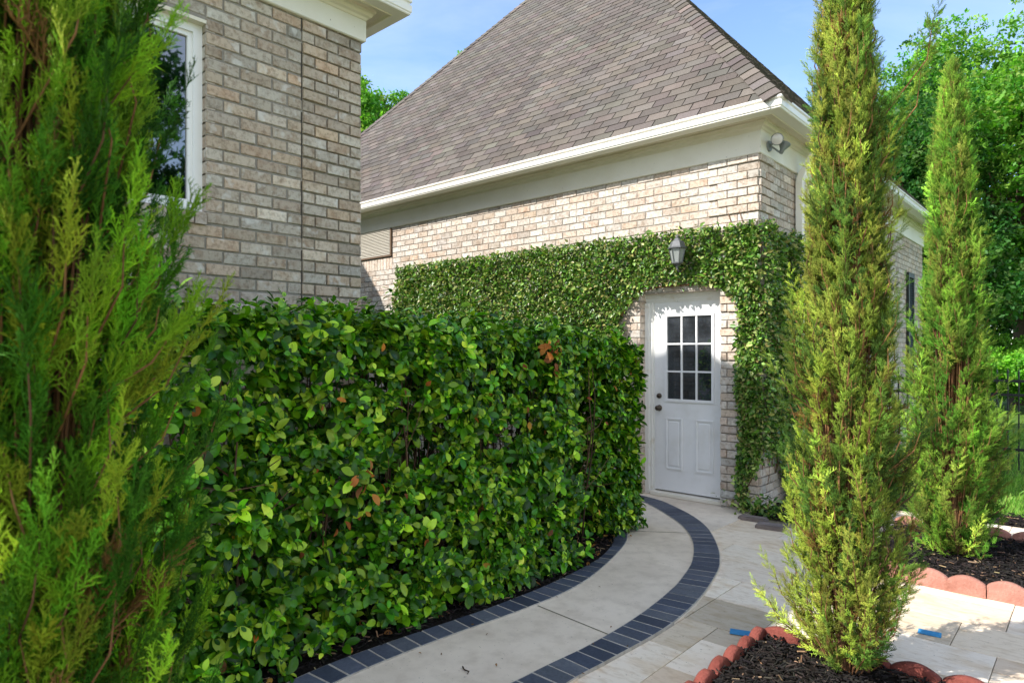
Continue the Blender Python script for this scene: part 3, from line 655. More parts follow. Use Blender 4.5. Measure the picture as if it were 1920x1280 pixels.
def curve(pix, n):
    P = np.array([G(*p) for p in pix]); 
    # Catmull-Rom through the points, resampled evenly
    Q = np.vstack([2 * P[0] - P[1], P, 2 * P[-1] - P[-2]]); out = []
    for i in range(1, len(Q) - 2):
        for t in np.linspace(0, 1, 30, endpoint=False):
            p0, p1, p2, p3 = Q[i-1], Q[i], Q[i+1], Q[i+2]
            out.append(.5 * (2*p1 + (p2-p0)*t + (2*p0-5*p1+4*p2-p3)*t*t + (3*p1-p0-3*p2+p3)*t**3))
    out.append(P[-1]); out = np.array(out)
    for _ in range(3): out[1:-1] = (out[:-2] + 2 * out[1:-1] + out[2:]) / 4
    s = np.concatenate([[0], np.cumsum(np.linalg.norm(np.diff(out, axis=0), axis=1))]); u = np.linspace(0, s[-1], n)
    return np.stack([np.interp(u, s, out[:, 0]), np.interp(u, s, out[:, 1])], 1), s[-1]
def extend(P, d0, d1):
    a = P[0] + norm(P[0] - P[2]) * d0 if d0 else None; b = P[-1] + norm(P[-1] - P[-3]) * d1 if d1 else None
    L_ = [P]; 
    if a is not None: L_ = [a[None]] + L_
    if b is not None: L_ = L_ + [b[None]]
    return np.vstack(L_)
NP = 120
RI, _ = curve([(640, 1450), (976, 1280), (1075, 1229), (1156, 1184), (1242, 1126), (1269, 1099), (1294, 1064), (1302, 1033), (1289, 999), (1249, 966), (1195, 939), (1100, 920)], NP)
RO, LR = curve([(860, 1430), (1100, 1262), (1180, 1220), (1272, 1164), (1316, 1122), (1350, 1066), (1351, 1041), (1334, 1003), (1303, 972), (1246, 943), (1211, 933), (1110, 911)], NP)
LO, _ = curve([(380, 1420), (644, 1277), (858, 1190), (999, 1139), (1105, 1089), (1167, 1027), (1176, 1003), (1168, 980), (1130, 955), (1060, 935)], NP)
LI, LL = curve([(310, 1405), (554, 1277), (712, 1215), (858, 1165), (942, 1134), (1015, 1105), (1111, 1060), (1146, 1028), (1150, 1008), (1140, 985), (1100, 962), (1040, 945)], NP)
def ribbon(mb, A, B, z, mat=0, col=(1, 1, 1), thick=0.04):
    n = len(A); V = np.vstack([np.c_[A, np.full(n, z)], np.c_[B, np.full(n, z)], np.c_[A, np.full(n, z - thick)], np.c_[B, np.full(n, z - thick)]])
    Q = []
    for i in range(n - 1): Q += [(i, n + i, n + i + 1, i + 1), (2*n+i, i, i + 1, 2*n+i+1), (n + i, 3*n+i, 3*n+i+1, n+i+1)]
    mb.add(V, Q=Q, col=col, mat=mat)
mb = MB()
ribbon(mb, LI, RO, .010)
tri = [(-3.9, gv0 + .02), G(1395, 955), G(1413, 963), G(1333, 998)]
ia = [i for i in range(NP) if RO[i, 1] > G(1333, 998)[1]]
poly = [tri[3], tri[2], (gu1 + .02, gv0 - .06), (gu1 - .02, gv0 + .02), (-5.6, gv0 + .02)] + [tuple(RO[i] * .97 + LO[min(i, NP - 1)] * .03) for i in reversed(ia)]
bm = bmesh.new(); vs = [bm.verts.new((x, y, .006)) for x, y in poly]; f = bm.faces.new(vs)
if f.normal.z < 0: f.normal_flip()
f.normal_update()
r = bmesh.ops.extrude_face_region(bm, geom=[f]); bmesh.ops.translate(bm, verts=[v for v in r['geom'] if isinstance(v, bmesh.types.BMVert)], vec=(0, 0, -.05))
mb.bm(bm)
for p0, p1 in (((1008, 1138), (1140, 1192)), ((1150, 996), (1293, 1001))):       # control joints
    a = np.array(G(*p0)); b = np.array(G(*p1)); t = norm(b - a); s = np.array([-t[1], t[0]]) * .005
    mb.add([(*(a - s), .0115), (*(b - s), .0115), (*(b + s), .0115), (*(a + s), .0115)], Q=[(0, 1, 2, 3)], mat=1)
kind(mb.build('path', [M['concrete'], M['joint']]), 'structure')
PV = [srgb(c) for c in ('#4b5261', '#434a5a', '#545a68', '#4e5462', '#3e4555', '#595e68')]
def paver_strip(A, B, Ln, w, seed):
    rng = np.random.default_rng(seed)
    C0 = (A + B) / 2; tg = norm(np.gradient(C0, axis=0)); nn = np.stack([-tg[:, 1], tg[:, 0]], 1)
    sg = np.sign(np.sum((B - A) * nn)); hw_ = np.array([np.min(np.linalg.norm(A - c_, axis=1)) + np.min(np.linalg.norm(B - c_, axis=1)) for c_ in C0]) / 2
    hw_ = np.convolve(np.pad(hw_, 6, mode='edge'), np.ones(13) / 13, 'valid')
    A, B = C0 - nn * sg * hw_[:, None], C0 + nn * sg * hw_[:, None]
    mb = MB(); ribbon(mb, A, B, .0165, mat=1)
    n = int(Ln / w); idx = np.linspace(0, len(A) - 1, n + 1); f = lambda P, t: np.stack([np.interp(t, np.arange(len(P)), P[:, 0]), np.interp(t, np.arange(len(P)), P[:, 1])], -1)
    for i in range(n):
        g = .045 * (idx[1] - idx[0]) * (1 + rng.random() * .4)
        a0, a1, b0, b1 = f(A, idx[i] + g), f(A, idx[i + 1] - g), f(B, idx[i] + g), f(B, idx[i + 1] - g)
        e = .02; a0, b0 = a0 + (b0 - a0) * e, b0 + (a0 - b0) * e; a1, b1 = a1 + (b1 - a1) * e, b1 + (a1 - b1) * e
        z = max(.0182, .019 + rng.normal(0, .0010)); c = (a0 + a1 + b0 + b1) / 4
        lo = np.array([a0, b0, b1, a1]); hi = c + (lo - c) * np.array([.975, .975, .975, .975])[:, None]
        V = np.vstack([np.c_[lo, np.full(4, .0)], np.c_[lo, np.full(4, z - .003)], np.c_[hi, np.full(4, z)]])
        Q = [(8, 9, 10, 11)]
        for k in range(4):
            m = (k + 1) % 4; Q += [(k, m, 4 + m, 4 + k), (4 + k, 4 + m, 8 + m, 8 + k)]
        mb.add(V, Q=Q, col=PV[rng.integers(len(PV))] * math.exp(rng.normal(0, .12)))
    return kind(mb.build('path_border', [M['paver'], M['paver_joint']]), 'structure')
paver_strip(RI, RO, LR * .97, .105, 31)
paver_strip(LI, LO, LL * 1.0, .108, 32)

# mulch: a soil sheet and loose bark chips
CH = [srgb(c) for c in ('#231f1d', '#1b1817', '#2b2522', '#1f1b19', '#332c28', '#161413')]
def mulch(poly, n, seed, z=.02, dry=0.05, mound=.03):
    rng = np.random.default_rng(seed); poly = np.array(poly); mb = MB()
    bm = bmesh.new(); vs = [bm.verts.new((x, y, z)) for x, y in poly]; f = bm.faces.new(vs); f.normal_update()
    if f.normal.z < 0: f.normal_flip()
    mb.bm(bm, mat=1)
    lo, hi = poly.min(0), poly.max(0); pts = []
    x, y = poly[:, 0], poly[:, 1]; x2, y2 = np.roll(x, -1), np.roll(y, -1)
    while sum(map(len, pts)) < n:
        c = rng.uniform(lo, hi, (n * 2, 2))
        cr = ((y[None] > c[:, 1:]) != (y2[None] > c[:, 1:])) & (c[:, :1] < (x2 - x)[None] * (c[:, 1:] - y[None]) / ((y2 - y)[None] + 1e-12) + x[None])
        pts.append(c[cr.sum(1) % 2 == 1])
    P = np.vstack(pts)[:n]
    bx = np.array([(-1,-1,-1),(1,-1,-1),(1,1,-1),(-1,1,-1),(-1,-1,1),(1,-1,1),(.8,1,1),(-.8,.9,.7)]) * .5
    bt = np.array([(4,5,6),(4,6,7),(0,1,5),(0,5,4),(1,2,6),(1,6,5),(2,3,7),(2,7,6),(3,0,4),(3,4,7)])
    d = np.c_[rng.normal(size=(n, 2)), rng.normal(0, .25, n)]; R = frames(d, rng, up=np.array([[0, 0, 1.0]]))
    sc = np.c_[rng.uniform(.003, .010, n), rng.uniform(.015, .055, n), rng.uniform(.002, .006, n)]
    R = R * sc[:, None, :]
    pos = np.c_[P, z + rng.uniform(0, mound, n)]
    col = pick(rng, CH, n, .25); w = rng.random(n) < dry; col[w] = pick(rng, [srgb('#8a7058'), srgb('#6d5540'), srgb('#a08768')], w.sum(), .15)
    inst(mb, bx, bt, pos, R, np.ones(n), col)
    return kind(mb.build('mulch', [M['chip'], M['mulchbase']]), 'stuff')
b1u, b1v = G(1425, 1192)                      # corner of the front bed
b2u, b2v0 = b1u, G(1800, 1112)[1]; b2v1 = G(1850, 1013)[1]
mulch([(b1u + .03, b1v - .03), (b1u + 2.6, b1v - .03), (b1u + 2.6, b1v - 2.6), (b1u + .03, b1v - 2.6)], 17000, 51, .03, .03)
mulch([(b2u + .03, b2v0 + .03), (b2u + 4.2, b2v0 + .03), (b2u + 4.2, b2v1 - .03), (b2u + .03, b2v1 - .03)], 17000, 52, .04, .04)
hb = [tuple(p) for p in LI[::4]]
mulch(hb + [(-6.0, gv0 - .3), (hu + .02, hv1 + .3), (hu + .02, -1.0), tuple(LI[0] + np.array([-.6, -.8]))], 12000, 53, .014, .10, .03)
mulch([(gu1 + .01, gv0 - .16), (gu1 + .75, gv0 - .10), (gu1 + .75, gv0 + 4.0), (gu1 + .01, gv0 + 4.0)], 3500, 54, .02, .04)
mulch([(-1.75, 7.4), (4.0, 7.46), (4.0, 7.85), (-1.75, 7.9)], 3500, 55, .005, .05)

# scalloped terracotta edging
def edging_mesh(Ln=.415, hgt=.125, th=.055, humps=2, amp=.042):
    n = 48; top = []
    for k in range(n + 1):
        s = k / n * humps; f = abs(math.sin(math.pi * s)); top.append((k / n * Ln, hgt - amp + amp * f ** .8))
    mb = MB(); prof = []
    V = []; 
    for x, z in top:
        V += [(x, 0, -.03), (x, 0, z - .012), (x, .012, z), (x, th - .012, z), (x, th, z - .012), (x, th, -.03)]
    Q = []
    for k in range(n):
        for j in range(5): Q.append((k*6+j, (k+1)*6+j, (k+1)*6+j+1, k*6+j+1))
    Q += [(0, 1, 4, 5), (1, 2, 3, 4), (n*6+5, n*6+4, n*6+1, n*6), (n*6+4, n*6+3, n*6+2, n*6+1)]
    mb.add(V, Q=Q); return mb
def _em(**k):
    e = edging_mesh(**k).build('edging_block', M['terracotta'], smooth=True); d = e.data; bpy.data.objects.remove(e); d.set_sharp_from_angle(angle=math.radians(50)); return d
EDM = _em(); EDF = _em(hgt=.10); EDS = _em(Ln=.31, amp=.04, hgt=.09)
for d_ in (EDF, EDS): d_.materials[0] = M['terracotta_shaded']
def edging(x, y, rz, label, group, i, me=None):
    o = bpy.data.objects.new('edging_block', me or EDM); COL.objects.link(o); o.location = (x, y, -.004 + .006 * math.sin(i * 2.1)); o.rotation_euler = (.02 * math.sin(i * 3.3), .012 * math.sin(i * 1.7), rz + .02 * math.sin(i * 5.1))
    tag(o, label, 'edging block', group)
nth = ('first', 'second', 'third', 'fourth', 'fifth', 'sixth', 'seventh')
g1 = 'scalloped edging of the front mulch bed'; g2 = 'scalloped edging of the rear mulch bed'
for k in range(5): edging(b1u, b1v - .02 - .315 * k, -math.pi / 2, 'red scalloped edging block on the path side of the front bed, %s from the corner' % nth[k], g1, k, EDS)
for k in range(5): edging(b1u + .02 + .42 * k, b1v - .055, 0, 'red scalloped edging block behind the front juniper, %s from the bed corner' % nth[k], g1, k + 5, EDF)
for k in range(7): edging(b2u + .02 + .42 * k, b2v0, 0, 'red scalloped edging block on the near edge of the rear bed, %s from left' % nth[k], g2, k + 11)
for k in range(7): edging(b2u + .02 + .42 * k, b2v1 - .05, 0, 'red scalloped edging block on the far edge of the rear bed, %s from left' % nth[k], g2, k + 20)

# blue tape, stepping stones, twig
for (px, py, rz, lab) in ((1388, 1186, .35, 'short blue tape strip on the shaded paving beside the front bed corner'), (1743, 1187, .1, 'short blue tape strip on the sunlit paving right of the front juniper')):
    x, y = G(px, py); mb = MB(); mb.box((-.055, -.036, .001), (.055, .036, .0035))
    for k in range(5): mb.box((-.053, -.033 + k * .0145, .0036), (.053, -.026 + k * .0145, .0046))
    o = mb.build('tape_strip', M['tape']); o.location = (x, y, .001); o.rotation_euler = (0, 0, rz); tag(o, lab, 'tape', 'blue tape strips on the paving')
for (px, py, sx, sy, rz, lab) in ((1412, 975, .13, .055, .12, 'dark rough stone block beside the concrete path corner'), (1446, 990, .13, .075, .2, 'flat grey stone block nearest the front juniper by the garage corner')):
    x, y = G(px, py); bm = bmesh.new(); bmesh.ops.create_cube(bm, size=1)
    bmesh.ops.scale(bm, verts=bm.verts[:], vec=(sx * 1.9, sy * 1.9, .05)); bmesh.ops.bevel(bm, geom=bm.edges[:], offset=.012, segments=2, affect='EDGES'); 
    for v in bm.verts: v.co += Vector((math.sin(v.co.y * 40) * .008, math.sin(v.co.x * 35) * .008, 0))
    mb = MB(); mb.bm(bm); o = mb.build('stone_block', M['slate']); o.location = (x, y, .012); o.rotation_euler = (0, 0, rz); tag(o, lab, 'stone', 'dark stones by the garage corner')
x, y = G(870, 1262); mb = MB(); mb.tube([(x - .03, y + .02, .018), (x, y, .02), (x + .03, y + .004, .019), (x + .038, y - .015, .017)], [.004, .004, .003, .002], 6, col=srgb('#3a2e26'))
tag(mb.build('twig', M['bark']), 'small dark bent twig lying on the concrete path', 'twig')

# ------------------------------------------------------------------ FOLIAGE TEMPLATES
def leaf_template(w=.56, fold=.16, droop=.18, rows=(.0, .18, .42, .68, .88)):
    V = [(0, 0, 0)]; 
    prof = {.18: .55, .42: .95, .68: .95, .88: .58}
    R_ = [r for r in rows if r > 0]
    for r in R_:
        hw = w / 2 * prof[r]; z = -droop * r * r
        V += [(-hw, r, z + fold * hw), (0, r, z - .01), (hw, r, z + fold * hw)]
    V.append((0, 1, -droop * 1.1)); T = [(0, 2, 1), (0, 3, 2)]; n = len(R_)
    for i in range(n - 1):
        a = 1 + 3 * i; b = a + 3; T += [(a, a + 1, b + 1), (a, b + 1, b), (a + 1, a + 2, b + 2), (a + 1, b + 2, b + 1)]
    a = 1 + 3 * (n - 1); t = len(V) - 1; T += [(a, a + 1, t), (a + 1, a + 2, t)]
    return np.array(V), np.array(T)
LT, LF = leaf_template()
LT2, LF2 = leaf_template(.58, .3, .35)
def small_leaf():
    V = np.array([(0, 0, 0), (-.27, .4, .05), (0, .45, -.03), (.27, .4, .05), (-.18, .75, .0), (.18, .75, .0), (0, 1, -.12)])
    T = np.array([(0, 2, 1), (0, 3, 2), (1, 2, 4), (2, 3, 5), (2, 6, 4), (2, 5, 6)]); return V, T
ST, SF = small_leaf()

# hedge -----------------------------------------------------------------
rng = np.random.default_rng(77)
front, _ = curve([(310, 1405), (554, 1277), (712, 1215), (858, 1165), (942, 1134), (1015, 1105), (1100, 1066), (1160, 1026), (1192, 990)], NP)
tang = norm(np.gradient(front, axis=0)); nin = np.stack([-tang[:, 1], tang[:, 0]], 1)   # towards the house
if nin[len(nin) // 2] @ np.array([-1, 0.2]) < 0: nin = -nin
sarc = np.concatenate([[0], np.cumsum(np.linalg.norm(np.diff(front, axis=0), axis=1))]); SL = sarc[-1]
HT = 1.70; TH = .85
def hp(s, w, z):                                # point in the hedge: along, inwards, up
    w = w + .13 * np.clip((SL - s) / .5, .2, 1); z = z * (1 - .065 * np.clip(s / SL, 0, 1) ** 2)
    x = np.interp(s, sarc, front[:, 0]); y = np.interp(s, sarc, front[:, 1]); a = np.interp(s, sarc, nin[:, 0]); b = np.interp(s, sarc, nin[:, 1])
    return np.stack([x + a * w, y + b * w, z], -1), np.stack([a, b, np.zeros_like(a)], -1)
def lump(s, z): return .03 * np.sin(s * 3.1 + 1.0 + 2 * np.sin(z * 2.3)) * np.cos(z * 3.3 + .5 + np.sin(s * 2.7)) + .03 * np.sin(s * 8.3 + z * 7.7 + 2 * np.sin(z * 5 + s)) + .03 * np.sin(z * 11 - s * 6.1 + 1.5 * np.sin(s * 5))
hedge = empty('hedge', (*hp(np.array([SL / 2]), np.array([.4]), np.array([0.]))[0][0][:2], 0), 'big clipped green broadleaf hedge curving along the dark bordered path', 'hedge')
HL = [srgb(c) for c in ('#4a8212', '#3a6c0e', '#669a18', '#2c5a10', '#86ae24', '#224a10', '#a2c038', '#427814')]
def clusters(P, Nrm, nleaf, size, seed, mb, cols=HL, up=.55, p=None, spread=1.0):
    rng = np.random.default_rng(seed); k = len(P)
    ax = norm(Nrm + np.array([0, 0, up]) + rng.normal(0, .45, (k, 3)))
    tone = np.exp(rng.normal(0, .36, (k, 1)))
    for q in range(nleaf):
        a = q * 2.4 + rng.uniform(0, 6.28, k) * .25 + rng.uniform(0, 6.28); B = frames(ax, np.random.default_rng(seed + 1))
        rad = B[:, :, 0] * np.cos(a)[:, None] + B[:, :, 2] * np.sin(a)[:, None]
        lift = (.12 + .8 * q / nleaf)
        d = norm(rad * spread + ax * lift + rng.normal(0, .22, (k, 3)))
        R = frames(d, rng, roll=.35, up=ax + np.array([0, 0, .35]))
        sc = np.minimum(size * (1.1 - .5 * q / nleaf) * np.exp(rng.normal(0, .30, k)), .084)
        pos = P + ax * (np.broadcast_to(size, (k,)) * .75 * q / nleaf)[:, None]
        c = pick(rng, cols, k, .14, p) * tone
        TVv, TFv = (LT, LF) if q % 2 else (LT2, LF2)
        inst(mb, TVv, TFv, pos, R, sc, np.clip(c, 0, 1))
mb = MB()
def gap(s, z):                                   # thin places where the twigs show
    g = np.exp(-((s - (SL - .78)) / .22) ** 2) * np.exp(-((z - .75) / .62) ** 2) * .95
    g += .8 * np.exp(-((s - (SL - 1.05)) / .45) ** 2) * np.exp(-((z - .05) / .24) ** 2)
    g += .5 * np.exp(-((s - 1.5) / .2) ** 2) * np.exp(-((z - .95) / .16) ** 2) + .5 * np.exp(-((s - .9) / .2) ** 2) * np.exp(-((z - .62) / .13) ** 2)
    return np.clip(g, 0, .97)
nF = 5300; s = rng.uniform(0, SL, nF); z = rng.uniform(.05, HT, nF); hol = np.zeros(nF)
_r = np.random.default_rng(55)
for _ in range(95):
    cs_, cz_, ra, rb = _r.uniform(0, SL), _r.uniform(.05, HT - .12), _r.uniform(.05, .16), _r.uniform(.03, .08); tl = _r.normal(0, .4)
    hol = np.maximum(hol, np.exp(-(((s - cs_) + tl * (z - cz_)) / ra) ** 2 - ((z - cz_) / rb) ** 2))
keep = (rng.random(nF) > gap(s, z)) & (rng.random(nF) > hol * 1.3)
s, z = s[keep], z[keep]; w = rng.uniform(0, 1, len(s)) ** 1.3 * .20 - 1.5 * lump(s, z) + .01 + .25 * gap(s, z)
P, Nn = hp(s, w, z); clusters(P, -Nn, 8, .060 * np.exp(rng.normal(0, .2, len(P))), 100, mb, up=.5)
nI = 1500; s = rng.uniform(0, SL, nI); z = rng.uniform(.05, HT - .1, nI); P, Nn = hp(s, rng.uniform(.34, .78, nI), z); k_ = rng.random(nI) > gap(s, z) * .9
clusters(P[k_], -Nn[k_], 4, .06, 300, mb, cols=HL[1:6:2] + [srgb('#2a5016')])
nT = 2000; s = rng.uniform(0, SL, nT); w = rng.uniform(0, TH, nT); P, Nn = hp(s, w, HT + rng.normal(0, .04, nT) + .03 * np.sin(s * 7 + 2 * np.sin(s * 3)) + .02 * np.sin(s * 17) + np.where(rng.random(nT) < .08, rng.uniform(.03, .10, nT), 0)); clusters(P, -Nn * .2, 6, .055, 500, mb, up=1.2, cols=HL[:5] + [srgb('#8fb548')])
nE = 1300; w = rng.uniform(-.05, TH, nE); z = rng.uniform(.08, HT, nE); P, Nn = hp(np.full(nE, SL), w, z); te = np.array([*tang[-1], 0]); P = P + te * (rng.uniform(-.12, .1, nE)[:, None] + .07 * np.sin(z * 6 + w * 5)[:, None]); clusters(P, np.tile(te, (nE, 1)) - Nn * .2, 7, .057, 700, mb)
nB = 500; s = rng.uniform(0, SL, nB); z = rng.uniform(.05, HT, nB); P, Nn = hp(s, TH + rng.uniform(-.1, .05, nB), z); clusters(P, Nn, 6, .066, 800, mb)
# low shoots spilling towards the path
nS = 170; s = rng.uniform(0, SL * .74, nS); P, Nn = hp(s, rng.uniform(-.10, .10, nS), rng.uniform(.03, .2, nS)); clusters(P, -Nn, 7, .062, 900, mb, up=.8)
s = rng.uniform(SL - .62, SL - .1, 60); P, Nn = hp(s, rng.uniform(-.12, .08, 60), rng.uniform(.05, .45, 60)); clusters(P, -Nn, 7, .06, 950, mb, up=.8)
mb.build('foliage', M['leaf'], hedge, smooth=True)
# few dead and yellow leaves
mb = MB(); nD = 60; s = rng.uniform(0, SL, nD); z = rng.uniform(.1, HT, nD); P, Nn = hp(s, rng.uniform(-.04, .06, nD) - lump(s, z), z)
d = norm(np.c_[rng.normal(0, .5, (nD, 2)), -np.abs(rng.normal(.6, .4, nD))] - Nn * .3)
inst(mb, LT2, LF2, P, frames(d, rng, roll=.5, up=-Nn), rng.uniform(.035, .065, nD), pick(rng, [srgb('#b8742c'), srgb('#9a5a2a'), srgb('#c89a3a'), srgb('#7d4a28')], nD, .2))
for (px, py, n, sp) in ((672, 880, 7, .05), (1010, 640, 12, .06), (1020, 650, 8, .05)):
    # clumps of brown dead leaves
    best = None
    for s_ in np.linspace(0, SL, 200):
        p, _ = hp(np.array([s_]), np.array([0.]), np.array([0.])); X = C_ * p[0, 0] + S_ * p[0, 1]; Z = -S_ * p[0, 0] + C_ * p[0, 1]
        e_ = abs(960 + F * X / Z - px)
        if best is None or e_ < best[0]: best = (e_, s_, Z)
    zc = H - (py - 660) / F * best[2]
    P, Nn = hp(np.full(n, best[1]) + rng.normal(0, sp * .6, n), np.full(n, -.09) + rng.normal(0, .02, n), np.full(n, zc) + rng.normal(0, sp, n))
    d = norm(np.c_[rng.normal(0, .5, (n, 2)), -np.abs(rng.normal(.8, .4, n))] - Nn * .2)
    inst(mb, LT2, LF2, P, frames(d, rng, roll=.5, up=-Nn), rng.uniform(.05, .075, n), pick(rng, [srgb('#c07a3c'), srgb('#a86834'), srgb('#8a5836')], n, .2))
mb.build('dead_leaves', M['dryleaf'], hedge, smooth=True)
mb = MB()
for i in range(150):
    s0 = rng.uniform(.05, SL - .35); p0, n0 = hp(np.array([s0]), np.array([rng.uniform(.15, .65)]), np.array([0.]))
    a = p0[0]; q = [a]; d = np.array([rng.normal(0, .12), rng.normal(0, .12), 1.0]); r0 = rng.uniform(.005, .012)
    for k in range(6): d = norm(d + rng.normal(0, .12, 3) + np.array([0, 0, .35])); a = a + d * .25; q.append(a)
    mb.tube(q, np.linspace(r0, .003, 7), 5, col=srgb(rng.choice(['#5a4636', '#6e5846', '#4a3a2e'])))
    for k in range(4):
        b = q[rng.integers(1, 5)]; dd = norm(rng.normal(0, 1, 3) + np.array([0, 0, .7]) - n0[0] * .7); mb.tube([b, b + dd * .15, b + dd * .3 + np.array([0, 0, .05])], [.004, .003, .002], 4, col=srgb('#6a5342'))
mb.build('branches', M['bark'], hedge)

# ivy ---------------------------------------------------------------------
rng = np.random.default_rng(123)
ivp = np.array([WV(px, py, gv0 - .05) for px, py in ((744, 502), (800, 493), (900, 480), (1000, 467), (1100, 453), (1250, 436), (1330, 425), (1421, 417), (1432, 640), (1430, 860), (1412, 886), (1398, 905), (1402, 948), (1392, 952), (1384, 900), (1386, 800), (1383, 700), (1387, 600), (1382, 556), (1352, 536), (1300, 529), (1240, 531), (1208, 540), (1190, 554), (1172, 578), (1160, 598), (1172, 622), (1150, 650), (1120, 690), (1060, 760), (740, 740))])
def inside(poly, c):
    x, y = poly[:, 0], poly[:, 1]; x2, y2 = np.roll(x, -1), np.roll(y, -1)
    cr = ((y[None] > c[:, 1:]) != (y2[None] > c[:, 1:])) & (c[:, :1] < (x2 - x)[None] * (c[:, 1:] - y[None]) / ((y2 - y)[None] + 1e-12) + x[None])
    return cr.sum(1) % 2 == 1
c = rng.uniform(ivp.min(0), ivp.max(0), (170000, 2)); c = c[inside(ivp, c + rng.normal(0, .012, c.shape))]
dens = 5600; area = abs(np.sum(ivp[:, 0] * np.roll(ivp[:, 1], -1) - np.roll(ivp[:, 0], -1) * ivp[:, 1])) / 2
c = c[:int(area * dens)]
ivy = empty('ivy', (-3.2, gv0 - .05, 0), 'dense small leaved green creeper covering the garage wall round the white door', 'ivy')
IV = [srgb(x) for x in ('#4c7224', '#3c5e1e', '#648a32', '#2f501c', '#7c9a46', '#587c2c', '#98a45a', '#8a8a50')]
def ivy_leaves(mb, P, nrm, seed, size=.043):
    rng = np.random.default_rng(seed); k = len(P)
    d = norm(np.c_[rng.normal(0, .6, (k, 2)), rng.normal(-.35, .6, k)] + np.array(nrm) * .5)
    R = frames(d, rng, roll=.75, up=np.tile(np.array(nrm) + np.array([0, 0, .35]), (k, 1)))
    inst(mb, ST, SF, P, R, size * np.exp(rng.normal(0, .25, k)), pick(rng, IV, k, .22))
def iv_thick(a, z): return .055 + .035 * np.sin(a * 7 + 1) * np.sin(z * 6) + .02 * np.sin(a * 17 + z * 13)
cc_ = rng.uniform((gu1 - .28, .0), (gu1 + .03, 2.8), (9000, 2)); cc_ = cc_[inside(ivp, cc_ + rng.normal(0, .012, cc_.shape))]; c = np.vstack([c, cc_[:3200]])
mb = MB(); k = len(c)
dd = .008 + rng.random(k) ** .6 * (.03 + np.clip(iv_thick(c[:, 0], c[:, 1]), .02, .14))
ivy_leaves(mb, np.c_[c[:, 0], gv0 - dd, c[:, 1]], (0, -1, 0), 1)
n = 18000; vz = np.c_[rng.uniform(gv0 - .08, 7.75, n), rng.uniform(0.02, 2.86, n)]
vz = vz[(vz[:, 1] < 2.80 + .05 * np.sin(vz[:, 0] * 9) + rng.normal(0, .015, len(vz))) & ~((vz[:, 0] > gv0 - .1) & (vz[:, 0] < gv0 + .52 + .08 * np.sin(vz[:, 1] * 12)) & (vz[:, 1] < .52 + .1 * np.sin(vz[:, 0] * 10) + rng.normal(0, .04, len(vz))) & (vz[:, 1] > .04))]
dd = .008 + rng.random(len(vz)) ** .6 * (.05 + np.clip(iv_thick(vz[:, 0], vz[:, 1]), .02, .14)); ivy_leaves(mb, np.c_[gu1 + dd, vz[:, 0], vz[:, 1]], (1, 0, 0), 2)
# loose trailing sprays at the edges and foot
n = 260; e_i = rng.integers(0, len(ivp) - 1, n); t = rng.random((n, 1)); E = ivp[e_i] * (1 - t) + ivp[e_i + 1] * t; E = E[(E[:, 1] > .02)] + rng.normal(0, .02, (np.sum(E[:, 1] > .02), 2))
E = E[~((E[:, 0] > DO[0] + .03) & (E[:, 0] < DO[1] - .03) & (E[:, 1] < 2.2))]
ivy_leaves(mb, np.c_[E[:, 0], gv0 - rng.uniform(.01, .1, len(E)), np.maximum(E[:, 1], .03)], (0, -1, 0), 3, .045)
n = 260; P = np.c_[gu1 + rng.normal(.02, .16, n), gv0 - .08 + rng.normal(0, .06, n), np.abs(rng.normal(.06, .06, n)) + .02]; ivy_leaves(mb, P, (0, -.4, 1), 4, .05)
mb.build('foliage', M['ivyleaf'], ivy, smooth=True)
mb = MB()                                        # woody stems
arch = [WV(px, py, gv0 - .03) for px, py in ((1155, 612), (1168, 585), (1182, 562), (1202, 546), (1235, 538), (1300, 533))]
mb.tube([(x, gv0 - .03, z) for x, z in arch], np.linspace(.014, .008, 6), 6, col=srgb('#8a6547'))
for i in range(14):
    x = rng.uniform(gu1 - .2, gu1); z = rng.uniform(.0, 2.4); q = [(x, gv0 - .018, z)]
    for k in range(5): x += rng.normal(0, .05); z += .13; q.append((min(x, gu1), gv0 - .018 - rng.random() * .01, z))
    mb.tube(q, .004, 4, col=srgb('#7a5a40'))
for i in range(60):
    y = rng.uniform(gv0, 7.5); z = rng.uniform(.0, 2.4); q = [(gu1 + .018, y, z)]
    for k in range(5): y += rng.normal(0, .05); z += .13; q.append((gu1 + .018 + rng.random() * .01, max(y, gv0), z))
    mb.tube(q, .004, 4, col=srgb('#7a5a40'))
mb.build('stem', M['bark'], ivy)

